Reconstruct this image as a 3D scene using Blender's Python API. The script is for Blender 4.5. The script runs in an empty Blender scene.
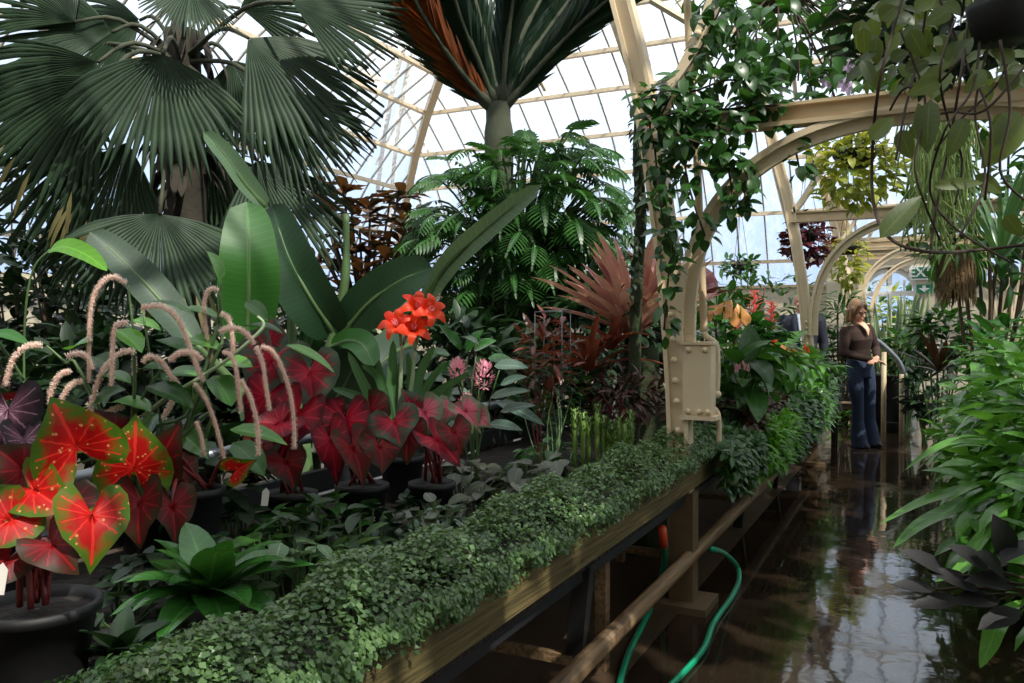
import bpy, math, random
from mathutils import Vector as V, Matrix, Quaternion
C = bpy.context.scene.collection
PI = math.pi
UP = V((0, 0, 1))

# ------------------------------------------------------------------ camera
F = 830.0                       # focal length in pixels of the 1024 x 683 frame (18 mm on a 22.2 mm sensor)
YAW, PITCH, EYE = math.radians(26.1), math.radians(-0.86), 1.35
FW = V((-math.sin(YAW) * math.cos(PITCH), math.cos(YAW) * math.cos(PITCH), math.sin(PITCH)))
RT = V((math.cos(YAW), math.sin(YAW), 0))
UC = RT.cross(FW)
CAM = V((0, 0, EYE))
def ray(px, py): return FW + RT * ((px - 512) / F) + UC * ((341.5 - py) / F)
def D(px, py, d): return CAM + ray(px, py) * d
def atz(px, py, z):
    r = ray(px, py); return CAM + r * ((z - EYE) / r.z)
def aty(px, py, y):
    r = ray(px, py); return CAM + r * (y / r.y)
cam_data = bpy.data.cameras.new('camera'); cam = bpy.data.objects.new('camera', cam_data); C.objects.link(cam)
cam_data.sensor_width = 22.2; cam_data.lens = F / 1024 * 22.2; cam_data.clip_start = 0.05
m = Matrix((RT, UC, -FW)).transposed().to_4x4(); m.translation = CAM
cam.matrix_world = m
bpy.context.scene.camera = cam

# ------------------------------------------------------------------ mesh builder
def unit(v):
    v = V(v); return v.normalized() if v.length > 1e-9 else V((0, 0, 1))
def perp(d, hint=UP):
    s = V(d).cross(V(hint))
    if s.length < 1e-4: s = V(d).cross(V((1, 0.1, 0)))
    return s.normalized()
def spline(pts, k=4):
    """Catmull-Rom through the points."""
    pts = [V(p) for p in pts]
    if len(pts) < 3: 
        return [pts[0].lerp(pts[-1], i / k) for i in range(k + 1)]
    out = []
    for i in range(len(pts) - 1):
        p0 = pts[max(i - 1, 0)]; p1 = pts[i]; p2 = pts[i + 1]; p3 = pts[min(i + 2, len(pts) - 1)]
        for j in range(k):
            t = j / k
            out.append(0.5 * ((2 * p1) + (p2 - p0) * t + (2 * p0 - 5 * p1 + 4 * p2 - p3) * t * t + (3 * p1 - p0 - 3 * p2 + p3) * t ** 3))
    out.append(pts[-1]); return out
def prof(a, b):
    mx = (a / (a + b)) ** a * (b / (a + b)) ** b
    return lambda t: (max(t, 0) ** a) * (max(1 - t, 0) ** b) / mx
OVATE, LANCE, OBOV, STRAP, PADDLE = prof(.55, .85), prof(.8, 1.0), prof(.9, .5), prof(.18, .5), prof(.35, .4)

class MB:
    def __init__(s): s.V = []; s.F = []; s.U = []; s.sm = True
    def v(s, co, uv=(0, 0)):
        s.V.append(tuple(co)); s.U.append(uv); return len(s.V) - 1
    def rows(s, rows, closed=False):
        idx = [[s.v(c, u) for c, u in r] for r in rows]
        for a, b in zip(idx, idx[1:]):
            n = len(a)
            for j in range(n if closed else n - 1):
                k = (j + 1) % n
                s.F.append((a[j], a[k], b[k], b[j]))
        return idx
    def tube(s, pts, rad, n=7, cap=True):
        pts = [V(p) for p in pts]
        if not hasattr(rad, '__len__'): rad = [rad] * len(pts)
        d0 = unit(pts[1] - pts[0]); sd = perp(d0); rows = []
        for i, p in enumerate(pts):
            d = unit(pts[min(i + 1, len(pts) - 1)] - pts[max(i - 1, 0)])
            sd = (sd - d * sd.dot(d)); sd = sd.normalized() if sd.length > 1e-6 else perp(d)
            t = d.cross(sd)
            r = rad[min(int(i / (len(pts) - 1) * (len(rad) - 1) + .5), len(rad) - 1)] if len(rad) != len(pts) else rad[i]
            rows.append([(p + (sd * math.cos(a) + t * math.sin(a)) * r, (j / n, i / len(pts))) for j, a in enumerate([2 * PI * q / n for q in range(n)])])
        idx = s.rows(rows, True)
        if cap: s.F.append(tuple(idx[0][::-1])); s.F.append(tuple(idx[-1]))
    def sweep(s, pts, w, h, side):
        """rectangular bar along pts: w along 'side', h across."""
        pts = [V(p) for p in pts]; side = unit(side); rows = []
        for i, p in enumerate(pts):
            d = unit(pts[min(i + 1, len(pts) - 1)] - pts[max(i - 1, 0)])
            sd = unit(side - d * side.dot(d)); t = d.cross(sd)
            rows.append([(p + sd * (w / 2 * a) + t * (h / 2 * b), (0, 0)) for a, b in ((-1, -1), (1, -1), (1, 1), (-1, 1))])
        idx = s.rows(rows, True); s.F.append(tuple(idx[0][::-1])); s.F.append(tuple(idx[-1]))
    def bar(s, p, q, w, h, side=(0, 1, 0)): s.sweep([p, q], w, h, side)
    def box(s, lo, hi):
        x0, y0, z0 = lo; x1, y1, z1 = hi
        i = [s.v(c) for c in ((x0, y0, z0), (x1, y0, z0), (x1, y1, z0), (x0, y1, z0), (x0, y0, z1), (x1, y0, z1), (x1, y1, z1), (x0, y1, z1))]
        for f in ((3, 2, 1, 0), (4, 5, 6, 7), (0, 1, 5, 4), (1, 2, 6, 5), (2, 3, 7, 6), (3, 0, 4, 7)): s.F.append(tuple(i[k] for k in f))
    def ell(s, c, r, n=12, m=8, rot=None):
        c = V(c); rows = []
        for i in range(m + 1):
            th = PI * (i + (0.02 if i == 0 else -.02 if i == m else 0)) / m; row = []
            for j in range(n):
                a = 2 * PI * j / n
                q = V((r[0] * math.sin(th) * math.cos(a), r[1] * math.sin(th) * math.sin(a), r[2] * math.cos(th)))
                if rot is not None: q = rot @ q
                row.append((c + q, (j / n, i / m)))
            rows.append(row)
        idx = s.rows(rows, True); s.F.append(tuple(idx[0][::-1])); s.F.append(tuple(idx[-1]))
    def cap(s, p, q, r1, r2, n=12):
        p, q = V(p), V(q); d = unit(q - p); pts = []; rr = []
        for k in (0.05, .35, .7, 1.0):
            pts.append(p - d * r1 * math.sqrt(max(0, 1 - k * k))); rr.append(r1 * k)
        for k in (1.0, .7, .35, .05):
            pts.append(q + d * r2 * math.sqrt(max(0, 1 - k * k))); rr.append(r2 * k)
        s.tube(pts, rr, n)
    def loft(s, rings, n=18, rot=0.0, cap=True):
        """rings: (center, rx, ry)"""
        rows = []
        for c, rx, ry in rings:
            rows.append([(V(c) + V((rx * math.cos(a), ry * math.sin(a), 0)), (a / 6.283, c[2])) for a in [2 * PI * j / n for j in range(n)]])
        idx = s.rows(rows, True)
        if cap: s.F.append(tuple(idx[0][::-1])); s.F.append(tuple(idx[-1]))
    def lathe(s, c, pr, n=20, cap=False):
        s.loft([((c[0], c[1], c[2] + z), r, r) for r, z in pr], n, cap=cap)
    def leaf(s, p, d, nrm, L, W, pf=OVATE, nl=5, droop=.6, fold=.25, wave=0.0, ph=0.0, wide=1, twist=0.0):
        p = V(p); d = unit(d); side = perp(d, nrm); nn = side.cross(d); rows = []; c = p
        for i in range(nl + 1):
            t = i / nl; w = max(W * .5 * pf(t), W * .012)
            row = []
            for k in range(-wide, wide + 1):
                u = k / wide
                row.append((c + side * (w * u) + nn * (w * fold * abs(u) + wave * W * math.sin(t * 9 + ph) * (u if wave else 0)), (u, t)))
            rows.append(row)
            q = Quaternion(side, -droop / nl); d = q @ d; nn = q @ nn
            if twist: side = Quaternion(d, twist / nl) @ side; nn = side.cross(d)
            c = c + d * (L / nl)
        s.rows(rows); return c
    def path_leaf(s, pts, W, nrm, pf=OVATE, fold=.2, wide=2, k=4, wave=0.0):
        pts = spline(pts, k); rows = []
        for i, p in enumerate(pts):
            t = i / (len(pts) - 1); d = unit(pts[min(i + 1, len(pts) - 1)] - pts[max(i - 1, 0)])
            sd = perp(d, nrm); nn = sd.cross(d); w = max(W * .5 * pf(t), W * .01); row = []
            for q in range(-wide, wide + 1):
                u = q / wide
                row.append((p + sd * w * u + nn * (w * fold * abs(u) ** 1.3 + wave * W * math.sin(t * 14 + u) * abs(u)), (u, t)))
            rows.append(row)
        s.rows(rows)
    def heart(s, c, d, nrm, L, W, dish=.25, droop=.3, ph=0.0, lobe=1.0):
        """heart-shaped (caladium) leaf; c is where the stalk meets it, d points at the tip. uv = (ring, angle)"""
        half = [(0, 1), (.10, .84), (.25, .62), (.40, .40), (.50, .15), (.54, -.12), (.50, -.36), (.38, -.55 * lobe), (.24, -.58 * lobe), (.12, -.42 * lobe), (.03, -.14)]
        out = half + [(-x, y) for x, y in half[::-1][:-1]]
        d = unit(d); sd = perp(d, nrm); nn = sd.cross(d); c = V(c); rows = []
        L *= .63; n = len(out)
        for q in (.03, .25, .5, .75, .92, 1.0):
            row = []
            for j, (x, y) in enumerate(out):
                X, Y = x * q * W, y * q * L
                z = dish * abs(X) - droop * (Y * abs(Y)) / L + (.055 * W * math.sin(j * 1.9 + ph) + .05 * W * math.sin(j * .9 + ph * 2)) * q * q - .25 * (X / W) ** 2 * W
                row.append((c + sd * X + d * Y + nn * z, (q, math.atan2(x, y + .05) / (2 * PI) + .5)))
            rows.append(row)
        idx = s.rows(rows, True); s.F.append(tuple(idx[0]))
    def build(s, name, mat, parent=None, loc=None):
        me = bpy.data.meshes.new(name)
        if parent is not None:
            o0 = V((0, 0, 0)); p = parent
            while p is not None: o0 = o0 + p.location; p = p.parent
        else: o0 = V(loc) if loc is not None else V((0, 0, 0))
        me.from_pydata([(x - o0.x, y - o0.y, z - o0.z) for x, y, z in s.V], [], s.F)
        uv = me.uv_layers.new(name='UVMap'); U = s.U; buf = []
        for l in me.loops: buf.extend(U[l.vertex_index])
        uv.data.foreach_set('uv', buf)
        if s.sm: me.polygons.foreach_set('use_smooth', [True] * len(me.polygons))
        me.materials.append(mat); me.update()
        o = bpy.data.objects.new(name, me); C.objects.link(o)
        if parent is not None: o.parent = parent
        else: o.location = o0
        return o
def flat(): b = MB(); b.sm = False; return b
def tag(o, label, cat, group=None, kind=None):
    o['label'] = label; o['category'] = cat
    if group: o['group'] = group
    if kind: o['kind'] = kind
    return o
def thing(name, label, cat, loc, group=None):
    o = bpy.data.objects.new(name, None); C.objects.link(o); o.location = V(loc); o.empty_display_size = .1
    return tag(o, label, cat, group)
def structure(o): o['kind'] = 'structure'; return o
def remeshed(mb, name, mat, parent, vox=.008, smooth=6):
    """fuse overlapping pieces into one continuous skin"""
    o = mb.build(name, mat, parent)
    r = o.modifiers.new('r', 'REMESH'); r.mode = 'VOXEL'; r.voxel_size = vox; r.use_smooth_shade = True
    q = o.modifiers.new('s', 'SMOOTH'); q.factor = .5; q.iterations = smooth
    dg = bpy.context.evaluated_depsgraph_get()
    me = bpy.data.meshes.new_from_object(o.evaluated_get(dg)); o.modifiers.clear()
    me.polygons.foreach_set('use_smooth', [True] * len(me.polygons))
    if not me.materials: me.materials.append(mat)
    o.data = me; me.name = name
    return o

# ------------------------------------------------------------------ materials
def lin(c):
    f = lambda x: x / 12.92 if x <= .04045 else ((x + .055) / 1.055) ** 2.4
    return tuple(f(x / 255) for x in c) + (1,)
class NT:
    def __init__(s, name):
        s.m = bpy.data.materials.new(name); s.m.use_nodes = True; s.t = s.m.node_tree; s.t.nodes.clear()
        s.out = s.n('ShaderNodeOutputMaterial')
    def n(s, typ, **kw):
        x = s.t.nodes.new(typ)
        for k, v in kw.items():
            if hasattr(x, k): setattr(x, k, v)
        return x
    def l(s, a, b): s.t.links.new(a, b)
    def mix(s, fac, a, b):
        x = s.n('ShaderNodeMix', data_type='RGBA')
        for sock, val in ((x.inputs[0], fac), (x.inputs[6], a), (x.inputs[7], b)):
            if isinstance(val, (float, int, tuple)): sock.default_value = val
            else: s.l(val, sock)
        return x.outputs[2]
    def noise(s, scale, detail=3, vec=None):
        x = s.n('ShaderNodeTexNoise'); x.inputs['Scale'].default_value = scale; x.inputs['Detail'].default_value = detail
        if vec is not None: s.l(vec, x.inputs['Vector'])
        return x.outputs['Fac']
    def ramp(s, fac, stops):
        x = s.n('ShaderNodeValToRGB'); e = x.color_ramp.elements
        while len(e) < len(stops): e.new(.5)
        for k, (p, c) in zip(e, stops): k.position = p; k.color = c if len(c) == 4 else tuple(c) + (1,)
        s.l(fac, x.inputs[0]); return x.outputs[0]
    def math(s, op, a, b=None, c=None):
        x = s.n('ShaderNodeMath', operation=op)
        for sock, val in zip(x.inputs, (a, b, c)):
            if val is None: continue
            if isinstance(val, (float, int)): sock.default_value = val
            else: s.l(val, sock)
        return x.outputs[0]
    def uv(s): return s.n('ShaderNodeUVMap').outputs[0]
    def obj(s): return s.n('ShaderNodeTexCoord').outputs['Object']
    def sep(s, vec):
        x = s.n('ShaderNodeSeparateXYZ'); s.l(vec, x.inputs[0]); return x.outputs
    def bsdf(s, col, rough=.5, spec=.5, metal=0.0, bump=None, bstr=.3, trans=0.0, tcol=None):
        p = s.n('ShaderNodeBsdfPrincipled')
        for nm, val in (('Base Color', col), ('Roughness', rough), ('Specular IOR Level', spec), ('Metallic', metal)):
            if isinstance(val, (float, int, tuple)): p.inputs[nm].default_value = val
            else: s.l(val, p.inputs[nm])
        if bump is not None:
            b = s.n('ShaderNodeBump'); b.inputs['Strength'].default_value = bstr; b.inputs['Distance'].default_value = .02
            s.l(bump, b.inputs['Height']); s.l(b.outputs[0], p.inputs['Normal'])
        sh = p.outputs[0]
        if trans:
            t = s.n('ShaderNodeBsdfTranslucent'); c = tcol if tcol is not None else col
            if isinstance(c, tuple): t.inputs[0].default_value = c
            else: s.l(c, t.inputs[0])
            x = s.n('ShaderNodeMixShader'); x.inputs[0].default_value = trans
            s.l(sh, x.inputs[1]); s.l(t.outputs[0], x.inputs[2]); sh = x.outputs[0]
        s.l(sh, s.out.inputs[0]); return s.m
def plain(name, c, rough=.5, metal=0.0, spec=.5, var=.12, scale=6, bump=0.0):
    t = NT(name); c = lin(c); n = t.noise(scale, 4, t.obj())
    dark = tuple(x * (1 - 2 * var) for x in c[:3]) + (1,); lite = tuple(min(1, x * (1 + var)) for x in c[:3]) + (1,)
    return t.bsdf(t.mix(n, dark, lite), rough, spec, metal, n if bump else None, bump)
def leafmat(name, c1, c2, rough=.38, trans=.25, vein=.25, spec=.5, edge=None, nv=9, dim=.72):
    """two greens mixed leaf by leaf, paler midrib and side veins that follow the blade"""
    t = NT(name); dk = lambda c: tuple(x * dim for x in c[:3]) + (1,); a, b = dk(lin(c1)), dk(lin(c2))
    r = t.n('ShaderNodeNewGeometry').outputs['Random Per Island']
    base = t.mix(r, a, b); u = t.sep(t.uv())
    au = t.math('ABSOLUTE', u[0])
    rib = t.math('LESS_THAN', au, .07)
    sv = t.math('LESS_THAN', t.math('FRACT', t.math('SUBTRACT', t.math('MULTIPLY', u[1], nv), t.math('MULTIPLY', au, .9))), .14)
    k = t.math('MULTIPLY', t.math('MAXIMUM', rib, t.math('MULTIPLY', sv, .45)), vein)
    pale = tuple(min(1, x * 2.2 + .03) for x in b[:3]) + (1,)
    col = t.mix(k, base, pale)
    if edge: col = t.mix(t.math('MULTIPLY', t.math('GREATER_THAN', au, .62), .8), col, lin(edge))
    tc = t.mix(.5, col, tuple(min(1, x * k2) for x, k2 in zip(b[:3], (2.6, 2.4, 1.2))) + (1,))
    return t.bsdf(col, rough, spec, trans=trans, tcol=tc)
def caladium_mat(name, centre, mid, rim, vein, trans=.35, spots=None, rimpos=.8):
    t = NT(name); u = t.sep(t.uv()); n = t.noise(28, 3, t.obj())
    q = t.math('ADD', u[0], t.math('MULTIPLY', t.math('SUBTRACT', n, .5), .9))
    col = t.ramp(q, [(0, lin(centre)), (rimpos - .32, lin(mid)), (rimpos, lin(rim)), (1, lin(rim))])
    fr = t.math('ABSOLUTE', t.math('SUBTRACT', t.math('FRACT', t.math('MULTIPLY', u[1], 11)), .5))
    vm = t.math('MULTIPLY', t.math('LESS_THAN', t.math('MULTIPLY', fr, t.math('ADD', u[0], .15)), .05), t.math('LESS_THAN', u[0], .88))
    col = t.mix(t.math('MULTIPLY', vm, .75), col, lin(vein))
    if spots:
        w = t.n('ShaderNodeTexVoronoi'); w.inputs['Scale'].default_value = 55; t.l(t.obj(), w.inputs['Vector'])
        col = t.mix(t.math('MULTIPLY', t.math('LESS_THAN', w.outputs['Distance'], .18), .7), col, lin(spots))
    return t.bsdf(col, .5, .25, trans=trans)

M = {}
M['fan'] = leafmat('fan_leaf', (36, 58, 40), (54, 78, 52), .55, .12, 0.0, .3)
M['fan_dead'] = leafmat('fan_leaf_tips', (120, 118, 70), (150, 140, 95), .5, .2, 0.0)
M['banana'] = leafmat('banana_leaf', (44, 100, 38), (64, 126, 46), .48, .32, .35, nv=26)
M['banana_dark'] = leafmat('banana_leaf_dark', (30, 62, 38), (40, 74, 44), .5, .12, .35, nv=26)
M['banana_pale'] = leafmat('banana_leaf_underside', (92, 122, 92), (110, 138, 106), .42, .22, .4, nv=26)
M['lime'] = leafmat('lime_leaf', (84, 150, 30), (110, 176, 40), .35, .4, .35)
M['green'] = leafmat('green_leaf', (36, 78, 30), (62, 110, 42), .33, .25, .3)
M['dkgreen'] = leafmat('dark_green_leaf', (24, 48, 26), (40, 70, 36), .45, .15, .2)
M['gloss'] = leafmat('glossy_leaf', (54, 108, 36), (108, 170, 66), .28, .25, .3, .6)
M['gloss2'] = leafmat('glossy_leaf_deep', (34, 84, 34), (66, 124, 50), .22, .2, .3, .6)
M['blackleaf'] = leafmat('blackish_leaf', (16, 14, 17), (28, 20, 24), .55, .05, .15)
M['palmtrunk'] = plain('palm_trunk', (62, 66, 48), .85, scale=10, bump=.5)
M['mat'] = leafmat('creeper_leaf', (44, 74, 32), (112, 146, 88), .35, .2, 0.0, dim=.75)
M['mat2'] = leafmat('creeper_leaf_deep', (36, 72, 30), (66, 104, 48), .4, .2, 0.0)
M['pilea'] = leafmat('pilea_leaf', (62, 100, 56), (110, 142, 96), .34, .2, .55)
M['grey'] = leafmat('grey_green_leaf', (58, 88, 72), (104, 128, 110), .32, .15, .5)
M['heuch'] = leafmat('bronze_green_leaf', (52, 58, 42), (96, 104, 84), .32, .12, .4)
M['bronze'] = leafmat('bronze_leaf', (64, 34, 30), (88, 58, 40), .4, .12, .3)
M['rust'] = leafmat('rust_leaf', (72, 46, 28), (112, 74, 42), .5, .2, .25)
M['rust_green'] = leafmat('rust_leaf_top', (46, 52, 34), (74, 70, 42), .4, .12, .3)
M['philo'] = leafmat('philodendron_leaf', (40, 80, 34), (64, 112, 48), .4, .18, .3)
M['frond'] = leafmat('palm_frond_leaf', (30, 50, 36), (44, 68, 46), .4, .12, .3)
M['frond_br'] = leafmat('palm_frond_withered', (110, 58, 24), (160, 84, 34), .5, .35, .2)
M['stemg'] = plain('green_stem', (78, 104, 60), .5)
M['stemp'] = plain('pale_stem', (150, 170, 130), .45)
M['stemr'] = plain('red_stem', (110, 38, 36), .45)
M['wood'] = plain('bark', (86, 70, 54), .85, scale=14, bump=.5)
M['dkwood'] = plain('dark_bark', (52, 46, 36), .9, scale=14, bump=.6)
M['moss'] = plain('mossy_bark', (46, 56, 30), .95, scale=22, bump=.8)
M['soil'] = plain('soil', (32, 25, 20), .95, scale=30, bump=.8, var=.3)
M['pot'] = plain('black_pot', (15, 15, 16), .6, var=.1)
M['cream'] = plain('cream_paint', (216, 196, 164), .45, var=.05, scale=9)
M['cream2'] = plain('weathered_cream_paint', (192, 170, 136), .5, var=.08, scale=5)
M['glazebar'] = plain('grey_glazing_bar', (150, 140, 122), .5)
M['steel'] = plain('galvanised_pipe', (120, 126, 132), .35, .6)
M['black'] = plain('black_paint', (30, 31, 34), .5)
M['wall'] = plain('painted_wall', (188, 178, 156), .8, var=.08, scale=2)
M['white'] = plain('white_paint', (232, 232, 228), .5, var=.03)
M['exit_green'] = plain('sign_green', (14, 112, 84), .5, var=.03)
M['bolt'] = plain('painted_bolt', (218, 196, 158), .4)
M['hose'] = plain('hose_green', (16, 150, 110), .3, var=.05)
M['orange'] = plain('coupling_orange', (214, 74, 34), .4)
M['tagw'] = plain('white_plastic', (214, 208, 200), .5)
M['brom'] = leafmat('bromeliad_leaf', (156, 80, 88), (226, 160, 156), .4, .25, .25, nv=2)
M['brom2'] = leafmat('bromeliad_leaf_green_red', (92, 62, 44), (150, 76, 62), .3, .25, .25, nv=2)
M['burg'] = leafmat('burgundy_leaf', (64, 22, 34), (98, 34, 46), .35, .15, .2)
M['yelgr'] = leafmat('yellow_green_leaf', (74, 112, 40), (186, 190, 86), .35, .4, .3)
M['hoya'] = leafmat('thick_green_leaf', (42, 62, 32), (116, 134, 62), .45, .3, .2)
M['rhips'] = plain('pale_green_strand', (146, 170, 88), .5, var=.2)
M['fibre'] = plain('brown_fibre', (112, 88, 58), .95, scale=30, bump=.8, var=.3)
M['vinestem'] = plain('vine_stem', (62, 48, 36), .8)
M['spike'] = plain('lime_spike', (104, 134, 60), .5, var=.2, scale=30)
M['sans'] = leafmat('sword_leaf', (70, 96, 74), (104, 126, 96), .4, .1, 0.0, edge=(150, 160, 96))
M['strap'] = leafmat('strap_leaf', (60, 104, 60), (96, 136, 88), .3, .2, .3, nv=1)
M['red_fl'] = leafmat('vermilion_petal', (255, 44, 18), (255, 84, 40), .5, .4, .2, nv=1, dim=.9)
M['pink_fl'] = leafmat('pink_petal', (250, 128, 166), (255, 186, 208), .45, .35, 0.0, dim=1)
M['orange_fl'] = leafmat('orange_spathe', (250, 150, 84), (255, 180, 120), .25, .35, .2)
M['pinkred_fl'] = leafmat('coral_pink_bract', (234, 60, 72), (250, 110, 112), .35, .35, .2)
M['lilac_fl'] = leafmat('lilac_petal', (188, 160, 214), (212, 190, 232), .4, .35, 0.0)
M['catkin'] = leafmat('fluffy_catkin', (236, 188, 166), (255, 248, 238), .8, .45, 0.0, dim=1)
M['cal_red'] = caladium_mat('red_caladium', (206, 16, 16), (170, 18, 16), (74, 104, 24), (232, 56, 40), .35, (226, 160, 100), .9)
M['cal_dkred'] = caladium_mat('dark_red_caladium', (118, 10, 18), (92, 14, 18), (58, 44, 26), (150, 26, 30), .25, None, .95)
M['cal_pink'] = caladium_mat('pink_caladium', (176, 26, 50), (120, 40, 52), (84, 96, 80), (196, 44, 64), .22, None, .82)
M['cal_crim'] = caladium_mat('crimson_caladium', (178, 16, 44), (140, 20, 40), (80, 26, 34), (206, 44, 70), .255, None, .98)
M['cal_pale'] = caladium_mat('pale_pink_caladium', (190, 70, 92), (180, 92, 104), (100, 110, 84), (160, 26, 52), .25, None, .9)
M['cal_plum'] = caladium_mat('plum_caladium', (112, 70, 88), (78, 46, 60), (40, 34, 40), (160, 120, 140), .2, None, .85)
M['skin'] = plain('skin', (224, 168, 140), .5, var=.04)
M['skin2'] = plain('skin_ruddy', (206, 146, 122), .5, var=.04)
M['hair'] = plain('light_brown_hair', (142, 104, 70), .45, var=.25, scale=40)
M['hair2'] = plain('grey_hair', (176, 170, 164), .5, var=.15, scale=40)
M['knit'] = plain('dark_brown_knit', (54, 34, 28), .9, var=.15, scale=60)
M['jeans'] = plain('dark_blue_denim', (36, 50, 76), .85, var=.2, scale=18)
M['suit'] = plain('navy_suit_cloth', (30, 34, 48), .85)
M['shirt'] = plain('pale_blue_shirt', (206, 214, 230), .8)
M['shoe'] = plain('dark_leather', (34, 28, 26), .4)
M['lip'] = plain('lip', (176, 92, 88), .5)
M['dark'] = plain('dark_trim', (26, 22, 22), .4)

def board_mat():
    t = NT('weathered_board'); o = t.obj(); mp = t.n('ShaderNodeMapping'); mp.inputs['Scale'].default_value = (26, 1.1, 26); t.l(o, mp.inputs[0])
    g = t.noise(3, 5, mp.outputs[0]); s = t.noise(1.6, 3, o)
    c = t.ramp(g, [(.3, lin((58, 46, 30))), (.55, lin((100, 82, 52))), (.75, lin((122, 104, 68)))])
    c = t.mix(t.math('MULTIPLY', s, .5), c, lin((70, 78, 40)))
    return t.bsdf(c, .7, .3, bump=g, bstr=.4)
M['board'] = board_mat()
def rail_mat():
    t = NT('worn_rail_wood'); o = t.obj(); mp = t.n('ShaderNodeMapping'); mp.inputs['Scale'].default_value = (22, .9, 22); t.l(o, mp.inputs[0])
    g = t.noise(3, 5, mp.outputs[0])
    return t.bsdf(t.ramp(g, [(.3, lin((86, 66, 46))), (.7, lin((150, 122, 90)))]), .55, .4, bump=g, bstr=.3)
M['rail'] = rail_mat()
def floor_mat():
    t = NT('wet_concrete'); o = t.obj()
    w = t.noise(.55, 4, o); f = t.noise(7, 5, o); f2 = t.noise(40, 3, o)
    col = t.mix(f, lin((66, 52, 40)), lin((104, 84, 64)))
    xs = t.sep(o)
    # the path between the benches is hosed down; the bed under the benches stays drier
    wet = t.math('MULTIPLY', t.math('GREATER_THAN', xs[0], -1.02), 1.0)
    wetn = t.ramp(t.math('ADD', w, t.math('MULTIPLY', t.math('SUBTRACT', f, .5), .25)), [(.30, (.0, .0, .0)), (.42, (1, 1, 1))])
    wm = t.math('MAXIMUM', t.math('MULTIPLY', wet, t.math('ADD', .45, t.math('MULTIPLY', wetn, .55))), t.math('MULTIPLY', wetn, .4))
    col = t.mix(wm, col, t.mix(f, lin((32, 25, 19)), lin((48, 38, 29))))
    ro = t.ramp(wm, [(0, (.6, .6, .6)), (.5, (.3, .3, .3)), (1, (.05, .05, .05))])
    bm = t.math('ADD', t.noise(4.5, 3, o), t.math('MULTIPLY', f2, t.math('MULTIPLY', t.math('SUBTRACT', 1.0, wm), .4)))
    p = t.bsdf(col, ro, .55, bump=bm, bstr=.09)
    return p
M['floor'] = floor_mat()
def glass_mat():
    """thin, lightly whitewashed greenhouse glass: clear with vertical milky streaks that scatter the daylight"""
    t = NT('whitewashed_glass'); o = t.obj(); mp = t.n('ShaderNodeMapping'); mp.inputs['Scale'].default_value = (7, 7, .5); t.l(o, mp.inputs[0])
    s = t.ramp(t.noise(1.5, 4, mp.outputs[0]), [(.35, (.12, .12, .12)), (.7, (.55, .55, .55))])
    tr = t.n('ShaderNodeBsdfTransparent'); tr.inputs[0].default_value = (.86, .9, .94, 1)
    tl = t.n('ShaderNodeBsdfTranslucent'); tl.inputs[0].default_value = (.85, .9, .95, 1)
    x = t.n('ShaderNodeMixShader'); t.l(s, x.inputs[0]); t.l(tr.outputs[0], x.inputs[1]); t.l(tl.outputs[0], x.inputs[2])
    g = t.n('ShaderNodeBsdfGlossy'); g.inputs['Roughness'].default_value = .08
    x2 = t.n('ShaderNodeMixShader'); x2.inputs[0].default_value = .05
    t.l(x.outputs[0], x2.inputs[1]); t.l(g.outputs[0], x2.inputs[2]); t.l(x2.outputs[0], t.out.inputs[0]); return t.m
M['glass'] = glass_mat()
def clear_mat():
    t = NT('clear_glass'); tr = t.n('ShaderNodeBsdfTransparent'); tr.inputs[0].default_value = (.9, .94, .95, 1)
    g = t.n('ShaderNodeBsdfGlossy'); g.inputs['Roughness'].default_value = .03
    x = t.n('ShaderNodeMixShader'); x.inputs[0].default_value = .07
    t.l(tr.outputs[0], x.inputs[1]); t.l(g.outputs[0], x.inputs[2]); t.l(x.outputs[0], t.out.inputs[0]); return t.m
M['clear'] = clear_mat()
# ------------------------------------------------------------------ daylight
sc = bpy.context.scene
w = bpy.data.worlds.new('sky'); sc.world = w; w.use_nodes = True; nt = w.node_tree; nt.nodes.clear()
wo = nt.nodes.new('ShaderNodeOutputWorld'); bg = nt.nodes.new('ShaderNodeBackground'); tc = nt.nodes.new('ShaderNodeTexCoord')
sp = nt.nodes.new('ShaderNodeSeparateXYZ'); rp = nt.nodes.new('ShaderNodeValToRGB')
nt.links.new(tc.outputs['Generated'], sp.inputs[0]); nt.links.new(sp.outputs[2], rp.inputs[0])
e = rp.color_ramp.elements
e[0].position = 0.0; e[0].color = (.42, .60, 1, 1); e[1].position = .5; e[1].color = (.96, .99, 1, 1)
k = e.new(.16); k.color = (.60, .76, 1, 1)
nt.links.new(rp.outputs[0], bg.inputs[0]); bg.inputs[1].default_value = 2.15
nt.links.new(bg.outputs[0], wo.inputs[0])
sun = bpy.data.lights.new('sun', 'SUN'); sun.energy = 13; sun.angle = .009; sun.color = (1, .93, .8)
so = bpy.data.objects.new('sun', sun); C.objects.link(so)
so.rotation_euler = V((-.72, .38, -.95)).to_track_quat('-Z', 'Y').to_euler()
vs = sc.view_settings
vs.view_transform = 'Standard'; vs.look = 'None'; vs.gamma = 1; vs.use_curve_mapping = False; vs.exposure = -0.6
sc.cycles.use_denoising = True; sc.cycles.max_bounces = 10; sc.cycles.transparent_max_bounces = 24
sc.cycles.sample_clamp_indirect = 6.0

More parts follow.
